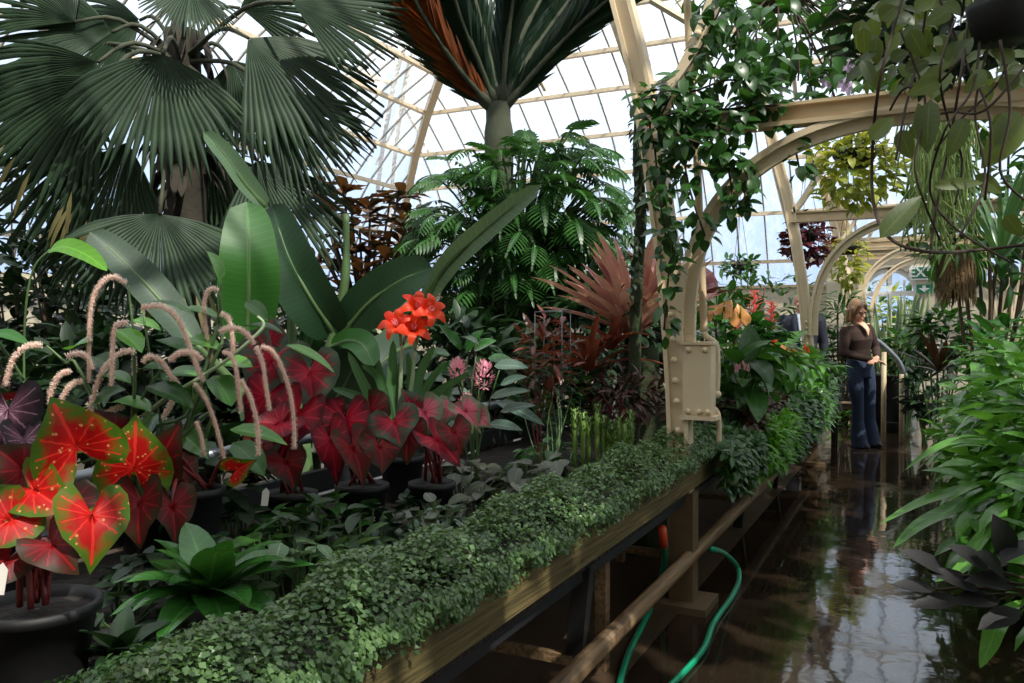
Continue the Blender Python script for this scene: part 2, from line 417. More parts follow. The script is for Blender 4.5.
# ------------------------------------------------------------------ the hall
YB, XL, XR, Y0 = 18.5, -12.6, 9.6, -3.2
fl = MB(); fl.sm = False; fl.rows([[((XL - .3, Y0 - .3, 0), (0, 0)), ((XR + .3, Y0 - .3, 0), (1, 0))], [((XL - .3, YB + .3, 0), (0, 1)), ((XR + .3, YB + .3, 0), (1, 1))]])
structure(fl.build('floor', M['floor']))
rows_px = [(291, 90), (265, 72), (220, 64), (170, 56), (131, 48), (85, 38), (45, 30), (2, 26)]
PR = []
for y, sl in rows_px:
    r = ray(640, y); kk = r.z / r.y
    if not PR: PR.append((0.0, EYE + kk * YB)); continue
    d0, z0 = PR[-1]; tn = math.tan(math.radians(sl))
    d = (EYE + kk * YB - z0 + tn * d0) / (tn + kk); PR.append((d, z0 + tn * (d - d0)))
SILL = PR[0][1]
while PR[-1][0] < 11.0:
    d0, z0 = PR[-1]; s_ = min(1.15, 11.1 - d0); PR.append((d0 + s_, z0 + s_ * math.tan(math.radians(22))))
def gp(side, s, i):
    d, z = PR[i]
    return V((s, YB - d, z)) if side == 'back' else V((XL + d if side == 'left' else XR - d, s, z))
def lim(side, i):
    d = PR[i][0]
    return (XL + d, XR - d) if side == 'back' else (Y0, YB - d)
def glazing(side, a, b, i0, i1, name, pitch=.58):
    """one bay of glass from a to b along the wall, rows i0..i1: panes and the bars between them"""
    g, br = flat(), flat(); any_ = False
    for i in range(i0, i1):
        l0, h0 = lim(side, i); l1, h1 = lim(side, i + 1)
        c = lambda x, l, h: min(max(x, l), h)
        p = [gp(side, c(a, l0, h0), i), gp(side, c(b, l0, h0), i), gp(side, c(b, l1, h1), i + 1), gp(side, c(a, l1, h1), i + 1)]
        if (p[0] - p[1]).length < .01 and (p[2] - p[3]).length < .01: continue
        any_ = True
        g.F.append(tuple(g.v(x) for x in p))
    x = math.ceil(a / pitch) * pitch
    while x < b:
        for i in range(i0, i1):
            l0, h0 = lim(side, i); l1, h1 = lim(side, i + 1)
            if l0 <= x <= h0:
                p, q = gp(side, x, i), gp(side, x, i + 1)
                if not (l1 <= x <= h1):
                    lo, hi = (l0, l1) if x < l1 else (h0, h1); t = (x - lo) / (hi - lo + 1e-9); q = p.lerp(q, t)
                if (q - p).length > .02: br.bar(p, q, .026, .04, (1, 0, 0) if side == 'back' else (0, 1, 0))
        x += pitch
    if not any_: return
    root = bpy.data.objects.new(name, None); C.objects.link(root); structure(root)
    root.location = gp(side, (a + b) / 2, i0)
    g.build('panes', M['glass'], root)
    if br.F: br.build('glazing_bars', M['glazebar'], root)
wn = 1; NW = 4
for side, lo, hi in (('back', XL, XR), ('left', Y0, YB), ('right', Y0, YB)):
    n = 6; 
    for q in range(n):
        glazing(side, lo + (hi - lo) * q / n, lo + (hi - lo) * (q + 1) / n, 0, NW, 'window_%d' % wn); wn += 1
    glazing(side, lo, hi, NW, len(PR) - 1, 'ceiling' if side == 'back' else 'ceiling_' + side, .58)
tn_ = 1
for side in ('back', 'left', 'right'):          # the cream purlins under the glass
    for i in range(1, min(len(PR), 13)):
        l, h = lim(side, i)
        if h - l < .5: continue
        p, q = gp(side, l, i), gp(side, h, i); off = V((0, -.06, -.03)) if side == 'back' else V((.06 if side == 'left' else -.06, 0, -.03))
        b = flat(); b.bar(p + off, q + off, .07, .11, UP); structure(b.build('trim_%d' % tn_, M['cream'])); tn_ += 1
for sx in (-1, 1):                              # hip ribs in the two far corners
    b = flat(); b.sweep([V(((XL + d + .05) if sx < 0 else (XR - d - .05), YB - d - .05, z - .05)) for d, z in PR], .16, .16, (1, sx * -1, 0))
    structure(b.build('trim_%d' % tn_, M['cream'])); tn_ += 1
# slender roof trusses in the far corner: inner chord, struts and cross braces
def node(px, py, d): return D(px, py, d)
for pts, wd in (([(374, 300, 21.5), (378, 188, 20.6), (394, 84, 18.2), (412, 22, 16.4), (424, -30, 15.2)], .1), ([(388, 300, 21.9), (392, 188, 21), (405, 84, 18.6), (421, 30, 16.5), (438, -30, 15.2)], .09),
                ([(376, 164, 20.4), (405, 106, 18.8)], .05), ([(404, 106, 18.7), (432, 158, 19.8)], .06), ([(394, 84, 18.2), (330, 60, 17), (270, 22, 15.5), (232, -8, 14.5)], .09),
                ([(394, 84, 18.2), (352, 76, 17.2), (380, 45, 16)], .05), ([(350, 78, 17.2), (412, 30, 16.4)], .05), ([(336, 33, 15.6), (310, 66, 16.6)], .05), ([(334, 34, 15.6), (334, 62, 16.6)], .045),
                ([(603, -4, 9.5), (622, 50, 9.8), (640, 108, 10.3), (650, 200, 10.8)], .06), ([(545, 90, 14.6), (530, 62, 13.6)], .05), ([(651, 0, 7.8), (702, 30, 7.6)], .05), ([(672, -8, 7.8), (704, 40, 7.7)], .03),
                ([(762, 100, 10.6), (776, 170, 11.2), (793, 238, 11.8)], .09), ([(838, 218, 13.2), (812, 160, 12.6)], .07), ([(790, 40, 9), (796, 100, 9.4)], .04), ([(828, 176, 12.4), (845, 240, 13)], .1), ([(840, 242, 13.6), (852, 300, 13.6)], .1)):
    b = flat(); P_ = [node(*p) for p in pts]; b.sweep(spline(P_, 5) if len(P_) > 2 else P_, wd, wd, RT)
    structure(b.build('trim_%d' % tn_, M['cream'])); tn_ += 1
# masonry below the glass
def wall(name, lo, hi):
    b = flat(); b.box(lo, hi); return structure(b.build(name, M['wall']))
wall('wall_left', (XL - .25, Y0, 0), (XL + .05, YB, SILL))
wall('wall_right', (XR - .05, Y0, 0), (XR + .25, YB, SILL))
wall('wall_front_blocker', (XL - .25, Y0 - .25, 0), (XR + .25, Y0, 6.0))  # unseen end wall, added tall and solid to block daylight from behind
PX0, PX1 = aty(828, 290, YB).x, aty(985, 290, YB).x       # the doorway wall
wall('wall_back', (XL, YB - .05, 0), (PX0, YB + .25, SILL)); wall('wall_back', (PX1, YB - .05, 0), (XR, YB + .25, SILL))
for nm, a, b2 in (('trim_91', XL, PX0), ('trim_92', PX1, XR)):
    b = flat(); b.box((a, YB - .12, SILL), (b2, YB + .25, SILL + .06)); structure(b.build(nm, M['cream2']))
# doorway wall with a round-headed opening
YP = YB - .35
dx0, dx1 = aty(861, 290, YP).x, aty(919, 290, YP).x; ztop = aty(889, 267, YP).z; zspr = ztop - (dx1 - dx0) / 2
PTOP = aty(889, 250, YP).z
def arch_pts(x0, x1, zs, n=20):
    cx, r = (x0 + x1) / 2, (x1 - x0) / 2
    return [(x0, 0)] + [(cx - r * math.cos(PI * i / n), zs + r * math.sin(PI * i / n)) for i in range(n + 1)] + [(x1, 0)]
b = flat(); A = arch_pts(dx0, dx1, zspr); n = len(A)
outer = [(PX0, 0)] + [(PX0 + (PX1 - PX0) * min(max((x - dx0) / (dx1 - dx0) * 1.0, 0), 1), PTOP) for x, z in A[1:-1]] + [(PX1, 0)]
outer[1] = (PX0, PTOP); outer[-2] = (PX1, PTOP)
for yy in (YP, YP + .4):
    b.rows([[((x, yy, z), (0, 0)) for x, z in outer], [((x, yy, z), (0, 0)) for x, z in A]])
b.rows([[((x, YP, z), (0, 0)) for x, z in A], [((x, YP + .4, z), (0, 0)) for x, z in A]])
b.rows([[((x, YP, z), (0, 0)) for x, z in outer], [((x, YP + .4, z), (0, 0)) for x, z in outer]])
structure(b.build('wall_doorway', M['wall']))
b = flat(); b.box((PX0 - .1, YP - .12, PTOP), (PX1 + .1, YP + .45, PTOP + .1)); b.box((PX0 - .05, YP - .05, PTOP + .1), (PX1 + .05, YP + .4, PTOP + .26)); structure(b.build('trim_93', M['cream2']))
door = bpy.data.objects.new('door_1', None); C.objects.link(door); door.location = ((dx0 + dx1) / 2, YP + .2, 0); structure(door)
fr = flat(); A2 = arch_pts(dx0 + .05, dx1 - .05, zspr)
fr.sweep([V((x, YP + .15, z)) for x, z in A2], .1, .1, (0, 1, 0))
cx = (dx0 + dx1) / 2
fr.box((cx - .04, YP + .1, 0), (cx + .04, YP + .2, ztop)); fr.box((dx0, YP + .11, zspr - .05), (dx1, YP + .19, zspr + .05)); fr.box((dx0, YP + .105, 0), (dx1, YP + .195, .25))
for q in (-.5, .5): fr.box((cx + q * (dx1 - cx) - .02, YP + .12, .2), (cx + q * (dx1 - cx) + .02, YP + .18, zspr + .5 * (ztop - zspr)))
for z in (.9, 1.45): fr.box((dx0, YP + .125, z - .02), (dx1, YP + .175, z + .02))
fr.build('door_frame', M['white'], door)
gl = flat(); gl.F.append(tuple(gl.v((x, YP + .16, z)) for x, z in A2)); gl.build('door_panes', M['clear'], door)

# EXIT sign and the arrow plate under it, fixed to the doorway wall
def text(body, size, loc, mat, parent, name):
    cu = bpy.data.curves.new(name, 'FONT'); cu.body = body; cu.size = size; cu.align_x = 'CENTER'; cu.align_y = 'CENTER'; cu.extrude = .004; cu.offset = size * .018
    cu.materials.append(mat); tmp = bpy.data.objects.new('lettering', cu); C.objects.link(tmp); me = bpy.data.meshes.new_from_object(tmp.evaluated_get(bpy.context.evaluated_depsgraph_get())); bpy.data.objects.remove(tmp)
    o = bpy.data.objects.new(name, me); C.objects.link(o); o.parent = parent; o.location = V(loc) - parent.location
    o.rotation_euler = (PI / 2, 0, 0); return o
p0, p1 = aty(910.5, 266, YP - .04), aty(936, 279.5, YP - .04)
sg = thing('exit_sign', 'green and white EXIT sign beside the arched doorway', 'sign', (p0 + p1) / 2)
b = flat(); b.box((p0.x, YP - .05, p1.z), (p1.x, YP - .0, p0.z)); b.build('sign_backing', M['white'], sg)
b = flat(); b.box((p0.x + .03, YP - .06, p1.z + .03), (p1.x - .03, YP - .045, p0.z - .03)); b.build('sign_face', M['exit_green'], sg)
text('EXIT', (p0.z - p1.z) * .92, ((p0.x + p1.x) / 2, YP - .064, (p0.z + p1.z) / 2), M['white'], sg, 'sign_lettering')
p0, p1 = aty(916.5, 284.5, YP - .04), aty(932, 292.8, YP - .04)
sg = thing('arrow_sign', 'small green plate with a white down arrow under the exit sign', 'sign', (p0 + p1) / 2)
b = flat(); b.box((p0.x, YP - .05, p1.z), (p1.x, YP - .0, p0.z)); b.build('sign_face', M['exit_green'], sg)
ax, az, h = (p0.x + p1.x) / 2, (p0.z + p1.z) / 2, p0.z - p1.z
b = flat(); b.box((ax - .03, YP - .058, az), (ax + .03, YP - .048, az + h * .36))
i = [b.v((ax - .1, YP - .056, az + .01)), b.v((ax, YP - .056, az - h * .38)), b.v((ax + .1, YP - .056, az + .01))]; b.F.append(tuple(i)); b.build('arrow', M['white'], sg)

M['foot_shade'] = plain('shade_brown_footing', (104, 84, 58), .8, scale=14, bump=.3)  # brown base colour carries the dim shade at the column bottoms
# ------------------------------------------------------------------ arch frames over the path
AX = .0                                                   # middle of the path
colp = [aty(*p, 4.0) for p in ((680, 430), (674.5, 330), (666, 240), (650, 130), (637, 60), (622, 0), (602, -80), (575, -170))]
COL = [V((colp[0].x + .02, 0, 0))] + [V((p.x, 0, p.z)) for p in colp]
def col_x(z):
    for a, b in zip(COL, COL[1:]):
        if a.z <= z <= b.z: return a.x + (b.x - a.x) * (z - a.z) / (b.z - a.z)
    return COL[-1].x
ZB = 2.33
def arch_frame(y, label, boxed, ZB=2.33, AX=.0):
    t = thing('arch_frame', label, 'arch', (AX, y, 0), 'riveted cream arch frames spanning the path')
    for sx in (1, -1):
        X = lambda x: AX + x if sx > 0 else AX - x
        b = flat(); pts = [V((X(p.x), y, p.z)) for p in spline(COL, 4)]
        b.sweep(pts, .05, .08, (0, 1, 0)); b.sweep([p + V((-.042 * sx, 0, 0)) for p in pts], .1, .02, (0, 1, 0)); b.sweep([p + V((.042 * sx, 0, 0)) for p in pts], .1, .02, (0, 1, 0))
        b.build('column', M['cream'], t)
        b = flat(); ft = [V((X(COL[0].x) + q, y, 0)) for q in (-.002, .002)]; b.box((X(COL[0].x) - .058, y - .055, 0), (X(COL[0].x) + .058, y + .055, .56)); b.build('shaded_column_foot', M['foot_shade'], t)  # sleeve round the cream column, under-bench shade put into its brown colour
        b = flat(); b.box((X(COL[0].x) - .14, y - .14, 0), (X(COL[0].x) + .14, y + .14, .035)); b.build('base_plate', M['foot_shade'], t)
        if sx > 0:
            for z in (.78, .86, 1.0, 1.1, 1.2, 1.3, 1.36, 1.42):
                q = MB(); q.ell((AX + col_x(z) + .005, y - .055, z), (.017, .014, .017), 8, 5); q.build('bolt', M['bolt'], t)
    hx = .0 - (COL[0].x - .01); zs, za = 1.36, ZB - .03
    b = flat(); se = lambda c: math.copysign(abs(c) ** .84, c)
    pts = [V((AX - hx * se(math.cos(PI * i / 36)), y - .01, zs + (za - zs) * se(math.sin(PI * i / 36)))) for i in range(37)]
    pts = [V((pts[0].x, y - .01, 1.285))] + pts + [V((pts[-1].x, y - .01, 1.285))]
    b.sweep(pts, .1, .03, (0, 1, 0)); b.sweep([V((AX + (p.x - AX) * .965, p.y, zs + (p.z - zs) * .965)) for p in pts], .035, .06, (0, 1, 0))
    b.build('arch_rib', M['cream'], t)
    xb = col_x(ZB); b = flat(); b.bar((AX + xb, y, ZB), (AX - xb, y, ZB), .03, .09, (0, 1, 0)); b.bar((AX + xb, y - .02, ZB - .045), (AX - xb, y - .02, ZB - .045), .09, .02, (0, 1, 0)); b.bar((AX + xb, y - .01, ZB + .045), (AX - xb, y - .01, ZB + .045), .06, .015, (0, 1, 0))
    b.build('crossbeam', M['cream2'], t)
    for sx in (1, -1):
        X = lambda x: AX + x if sx > 0 else AX - x
        b = flat(); b.sweep(spline([V((X(xb + .02), y, ZB + .05)), V((X(xb + .14), y, ZB + .22)), V((X(xb + .25), y, ZB + .42)), V((X(xb + .34), y, ZB + .64))], 4), .1, .05, (0, 1, 0)); b.build('brace', M['cream'], t)
        q = MB(); q.ell((X(xb + .25), y - .06, ZB + .42), (.02, .015, .02), 8, 5); q.build('bolt', M['bolt'], t)
    return t
arch_frame(4.0, 'nearest cream arch frame, its beam overgrown with a leafy vine', True)
arch_frame(8.75, 'second cream arch frame, the man stands behind its column', False, 2.47, .07)
arch_frame(13.6, 'third cream arch frame, above the woman and before the doorway', False, 2.62, .15)
arch_frame(16.9, 'last cream arch frame, close in front of the arched doorway', False, 2.7, .2)

# cover box bolted to the near column
cx0 = col_x(1.1) + .05
t = thing('cover_box', 'cream painted metal cover box bolted to the nearest column', 'metal box', (cx0 + .07, 3.98, .95))
b = flat(); b.box((cx0 - .01, 3.94, .93), (cx0 + .13, 4.04, 1.275)); o = b.build('box_body', M['cream'], t); bv = o.modifiers.new('b', 'BEVEL'); bv.width = .008; bv.segments = 2
b = flat(); b.box((cx0 - .02, 3.93, .915), (cx0 + .15, 4.05, .935)); b.build('box_flange', M['cream'], t)
b = flat(); b.box((cx0 - .02, 3.93, 1.275), (cx0 + .14, 4.05, 1.29)); b.build('box_flange', M['cream'], t)
for x, z in ((.02, 1.25), (.1, 1.25), (.02, .955), (.075, .955), (.115, .955)):
    q = MB(); q.ell((cx0 + x, 3.935, z), (.015, .013, .015), 8, 5); q.build('bolt', M['bolt'], t)
# water pipe that comes down beside the column and round the box
t = thing('water_pipe', 'slim cream pipe coming down past the cover box with a crooked end', 'pipe', aty(706, 400, 4.12))
b = MB(); b.tube(spline([aty(686, -30, 4.12), aty(690, 60, 4.12), aty(697, 160, 4.12), aty(703, 300, 4.12), aty(704, 332, 4.12)], 5), .019, 9); b.build('upright', M['cream2'], t)
b = MB(); b.tube(spline([aty(p[0], p[1], 4.1) for p in ((704, 333), (708, 338), (714, 342), (717, 352), (717, 385), (714, 395), (704, 396))], 4), .016, 9); b.build('bend', M['cream'], t)
b = MB(); b.ell(aty(716, 394, 4.1), (.026, .026, .022)); b.build('valve', M['cream'], t)
b = MB(); b.tube(spline([aty(p[0], p[1], 4.06) for p in ((706, 405), (713, 408), (718, 414), (719, 430), (719, 442))], 4), .013, 9); b.build('outlet', M['cream'], t)

# ------------------------------------------------------------------ the long bench at the left of the path
BX, BXL, BY0, BY1, BT = -.95, -2.5, .35, 10.3, .70
t = thing('plant_bench', 'long slatted wooden plant bench beside the path on dark sloping legs', 'bench', ((BX + BXL) / 2, 5, 0))
b = flat(); b.box((BX - .045, BY0, BT - .105), (BX, 5.2, BT)); o = b.build('front_board', M['board'], t)
b = flat(); b.box((BX - .045, 5.215, BT - .105), (BX, BY1, BT)); b.build('front_board', M['board'], t)
b = flat(); b.box((BXL, BY0, BT - .1), (BXL + .04, BY1, BT)); b.build('rear_board', M['black'], t)
b = flat(); b.box((BXL, BY0, .545), (BX - .045, BY1, .575)); b.build('bench_bed', M['soil'], t)
for y in (1.2, 2.62, 4.1, 5.65, 7.2, 9.15):
    b = flat(); b.bar((BX - .06, y, .56), (BX - .15, y + .1, 0), .05, .06); b.build('leg', M['black'], t)
    b = flat(); b.bar((BXL + .12, y, .56), (BXL + .12, y, 0), .06, .06); b.build('leg', M['black'], t)
    b = flat(); b.bar((BX - .12, y + .05, .2), (BXL + .12, y + .05, .2), .03, .035, (0, 1, 0)); b.build('cross_bar', M['rail'], t)
for y, x in ((3.1, -1.12), (1.9, -1.5), (4.6, -1.55), (7.4, -1.5)):
    b = flat(); b.bar((x, y, .56), (x, y, 0), .05, .045); b.build('prop', M['rail'], t)
b = flat(); b.box((BX - .16, BY0, .50), (BX - .06, BY1, .55)); b.build('under_rail', M['black'], t)
b = MB(); b.tube([V((-.985, 1.6, .245)), V((-.985, 5, .25)), V((-.985, 10.2, .25))], .034, 10); b.build('foot_rail', M['rail'], t)
p0, p1 = D(-30, 503, 2.4), D(131, 475, 2.86)
dv = (p1 - p0); dv.z = 0; 
tb = MB(); q0 = V((BXL + .08, .8, .87)); q1 = V((BXL + .08, 9.8, .87)); tb.tube([q0, q1], .026, 10)
t2 = thing('heating_pipe', 'grey pipe running along behind the red caladiums', 'pipe', q0); tb.build('pipe_run', M['steel'], t2)
for y in (1.6, 4.2, 7.0, 9.5):
    b = flat(); b.bar((BXL + .08, y, .87), (BXL + .08, y, .56), .025, .025); b.build('bracket', M['black'], t2)
# hose on the floor
t = thing('garden_hose', 'green garden hose lying beside the path under the foot rail', 'hose', atz(700, 650, 0))
pl = [(712, 549, .30), (724, 553, .2), (737, 566, .06), (739, 580, .02), (731, 598, .015), (714, 622, .015), (704, 648, .015), (684, 672, .015), (655, 700, .015), (630, 720, .015)]
b = MB(); b.tube(spline([atz(*p) for p in pl], 5), .013, 8); b.build('loose_end', M['hose'], t)
b = MB(); b.tube(spline([atz(*p) for p in ((664, 545, .36), (664, 565, .2), (655, 598, .02), (641, 628, .015), (628, 655, .015), (618, 690, .015), (612, 720, .015))], 5), .013, 8); b.build('coupled_end', M['hose'], t)
b = MB(); b.tube([atz(662, 528, .45), atz(664, 546, .355)], .02, 10); b.build('coupling', M['orange'], t)
# ------------------------------------------------------------------ plant building
CEN = CAM
def tocam(p): return unit(CAM - V(p))
def rnd(R, a, b): return a + (b - a) * R.random()
def rdir(R):
    z = rnd(R, -1, 1); a = rnd(R, 0, 2 * PI); s = math.sqrt(1 - z * z); return V((s * math.cos(a), s * math.sin(a), z))
def leaf_cloud(mb, R, c, rad, n, L, W, pf=OVATE, up=.25, shell=.55, droop=.7, nl=4, fold=.25, wave=0.0, lo=-1.0):
    c = V(c)
    for _ in range(n):
        q = rdir(R)
        while q.z < lo: q = rdir(R)
        k = rnd(R, shell, 1) ; p = c + V((q.x * rad[0], q.y * rad[1], q.z * rad[2])) * k
        d = unit(V((q.x, q.y, q.z * .5)) + rdir(R) * .55 + UP * up); s = rnd(R, .7, 1.2)
        nrm = unit(UP + q * .5 + rdir(R) * .3)
        mb.leaf(p - d * L * .3, d, nrm, L * s, W * s, pf, nl, droop * rnd(R, .5, 1.3), fold, wave, R.random() * 6)
def stems(R, base, c, rad, n, r, reach=.75):
    b = MB(); base = V(base); c = V(c)
    for _ in range(n):
        q = rdir(R); q.z = abs(q.z) * .9 - .1
        tip = c + V((q.x * rad[0], q.y * rad[1], q.z * rad[2])) * reach
        mid = base.lerp(tip, .5) + V((rnd(R, -.2, .2) * rad[0], rnd(R, -.2, .2) * rad[1], rad[2] * .12)); b0 = base + V((rnd(R, -.1, .1) * rad[0], rnd(R, -.1, .1) * rad[1], 0))
        b.tube(spline([b0, mid, tip], 4), [r, r * .8, r * .5], 6)
    return b
def bush(name, label, cat, base, c, rad, n, L, W, mat, seed, pf=OVATE, group=None, stem='stemg', ns=7, sr=.012, root=None, **kw):
    R = random.Random(seed)
    t = root or thing(name, label, cat, base, group)
    stems(R, base, c, rad, ns, sr).build('stems', M[stem], t)
    b = MB(); leaf_cloud(b, R, c, rad, n, L, W, pf, **kw); b.build('foliage', M[mat], t)
    return t
def clump(name, label, cat, base, r, h, n, L, W, mat, seed, pf=OVATE, group=None, tilt=.35, petiole=True, stem='stemg', nl=4, fold=.15, droop=.5):
    """low mound: each blade on its own short stalk, lying roughly level"""
    R = random.Random(seed); base = V(base); t = thing(name, label, cat, base, group); b, s = MB(), MB()
    for _ in range(n):
        a = rnd(R, 0, 2 * PI); q = math.sqrt(R.random()); p = base + V((math.cos(a) * q * r, math.sin(a) * q * r, h * (1 - .55 * q * q) * rnd(R, .75, 1.1)))
        o = V((math.cos(a), math.sin(a), 0)); d = unit(o + rdir(R) * .7 + UP * .1); k = rnd(R, .7, 1.15)
        nrm = unit(UP + o * tilt * q + rdir(R) * .3)
        b.leaf(p - d * L * .4, d, nrm, L * k, W * k, pf, nl, droop, fold)
        if petiole and R.random() < .6: s.tube([base + o * q * r * .4, p - d * L * .4], .003, 5, False)
    b.build('foliage', M[mat], t)
    if s.F: s.build('stalks', M[stem], t)
    return t
def rosette(name, label, cat, base, n, L, W, mat, seed, elev=(.2, 1.3), pf=LANCE, droop=.8, group=None, fold=.3, nl=7, wave=0.0, tilt=None, lift=0.0, part='leaf'):
    R = random.Random(seed); base = V(base); t = thing(name, label, cat, base, group)
    for i in range(n):
        a = i * 2.399 + rnd(R, -.3, .3); e = elev[1] + (elev[0] - elev[1]) * (i / n) + rnd(R, -.1, .1)
        d = V((math.cos(a) * math.cos(e), math.sin(a) * math.cos(e), math.sin(e)))
        if tilt is not None: d = unit(d + V(tilt))
        k = rnd(R, .8, 1.12); b = MB(); b.leaf(base + UP * lift, d, UP + rdir(R) * .15, L * k, W * k, pf, nl, droop * rnd(R, .7, 1.3), fold, wave, i, 2 if wave else 1)
        b.build(part, M[mat], t)
    return t
def pot(t, c, r, h, name='pot', soil=True):
    c = V(c); b = MB(); b.lathe(c, [(r * .78, -h), (r * .96, -.025), (r * 1.05, -.024), (r * 1.06, 0), (r * .98, .002), (r * .94, -.02), (r * .9, -.03)], 28)
    b.lathe(c, [(.001, -h), (r * .78, -h)], 28); o = b.build(name, M['pot'], t)
    if soil:
        b = MB(); b.lathe(c, [(r * .95, -.025), (r * .6, -.018), (.001, -.014)], 24); b.build('soil', M['soil'], t)

# ---------------------------------------------------------------- fan palm
def fan_blade(mb, hub, tip, nrm, R0, span, nseg, R, droop=.35, fuse=.68):
    hub, tip = V(hub), V(tip); d = unit(tip - hub); sd = perp(d, nrm); nn = sd.cross(d)
    if nn.dot(V(nrm)) < 0: nn = -nn
    st = span / nseg
    for i in range(nseg):
        th = -span / 2 + st * (i + .5); rr = R0 * (1 - .22 * (abs(th) / (span / 2)) ** 2) * rnd(R, .93, 1.05); rows = []; dr = droop * rnd(R, .7, 1.4)
        for q in (.02, .2, .4, fuse, .78, .87, .94, 1.0):
            r = rr * q; a = st * .5
            wf = 1.0 if q <= fuse else max(.04, 1 - ((q - fuse) / (1 - fuse)) ** 1.5)
            sag = -UP * dr * R0 * max(0, q - .25) ** 2 - nn * (.10 * R0 * q * q * (abs(th) / 1.6) ** 1.5)
            row = []
            hw = math.tan(a) * R0 * min(q, fuse) * wf
            e = d * math.cos(th) + sd * math.sin(th); f = -d * math.sin(th) + sd * math.cos(th)
            for u in (-1, 0, 1):
                row.append((hub + e * r + f * hw * u + nn * (.012 * R0 * (1 if u == 0 else -1) * min(1, q * 3)) + sag, (u * .5, q)))
            rows.append(row)
        mb.rows(rows)
FD = 5.6
crown = D(182, 62, FD)
t = thing('fan_palm', 'large fan palm with pleated drooping fronds against the glass roof', 'palm tree', V((crown.x, crown.y, 0)))
b = MB(); b.tube(spline([V((crown.x + .15, crown.y, 0)), D(188, 290, FD), D(186, 170, FD), crown + UP * .2], 5), [.15, .14, .13, .12], 12); b.build('trunk', M['dkwood'], t)
b = MB(); R = random.Random(3)
for _ in range(70):
    a = rnd(R, 0, 6.28); z = rnd(R, -.9, .3); p = crown + V((math.cos(a) * .13, math.sin(a) * .13, z)); b.leaf(p, V((math.cos(a), math.sin(a), -.2 - R.random())), UP, rnd(R, .2, .4), .07, STRAP, 4, .8)
b.build('leaf_bases', M['dkwood'], t)
# hub px, hub depth, tip px, tip depth, radius (in px at depth), span, droop, attach
FR = [((163, 54), 4.7, (150, 168), 4.55, 122, 2.5, .25), ((248, 38), 5.0, (372, 128), 5.0, 150, 1.9, .28), ((272, 98), 5.0, (368, 172), 4.9, 112, 1.7, .25),
      ((292, 2), 4.8, (410, 32), 4.8, 118, 1.5, .16), ((190, -12), 4.6, (186, 44), 4.4, 60, 2.7, .2), ((112, 32), 5.3, (8, 22), 5.2, 118, 1.9, .2),
      ((98, 62), 5.0, (-18, 112), 4.9, 130, 1.8, .28), ((104, 78), 4.8, (-14, 170), 4.7, 140, 1.6, .3), ((96, 143), 5.0, (-4, 214), 4.9, 118, 1.5, .3),
      ((128, 142), 4.9, (90, 238), 4.8, 105, 1.6, .3), ((256, 160), 4.9, (316, 258), 4.8, 122, 1.9, .3), ((160, 214), 4.5, (166, 300), 4.3, 112, 3.0, .2),
      ((232, 60), 5.6, (260, 140), 5.6, 96, 2.1, .3), ((75, 22), 5.2, (10, -30), 5.2, 100, 1.8, .2), ((240, 8), 5.6, (330, -14), 5.6, 90, 1.8, .2), ((140, 20), 5.8, (80, 40), 5.8, 100, 2.2, .3),
      ((210, 150), 5.9, (222, 240), 5.9, 100, 2.4, .3), ((66, 60), 5.9, (30, 130), 5.9, 110, 2.0, .3), ((118, 205), 5.2, (60, 300), 5.2, 105, 1.7, .3), ((235, 205), 5.4, (270, 300), 5.3, 110, 1.9, .3)]
for i, (h, hd, tp, td, rp, span, dr) in enumerate(FR):
    R = random.Random(100 + i); hub, tip = D(*h, hd), D(*tp, td); R0 = rp * hd / F
    nrm = unit(tocam(hub) + UP * .55 + rdir(R) * .2)
    b = MB(); fan_blade(b, hub, tip, nrm, R0, span, int(14 + span * 7), R, dr); o = b.build('frond', M['fan'], t)
    b = MB(); mid = crown.lerp(hub, .6) + UP * .12; b.tube(spline([crown, mid, hub], 4), [.02, .015, .011], 7); b.build('stalk', M['palmtrunk'], o)
    if i in (11, 9, 7):
        d = unit(tip - hub); sd = perp(d, nrm)
        for q in range(7):
            th = rnd(R, -.9, .3) if i == 11 else rnd(R, -.6, .6); e = d * math.cos(th) + sd * math.sin(th)
            b = MB(); b.leaf(hub + e * R0 * .78 + tocam(hub) * .05 - UP * .06 * R0, unit(e - UP * .5), nrm, R0 * rnd(R, .3, .5), .025, STRAP, 4, .5)
            b.build('dry_tip', M['fan_dead'], o)

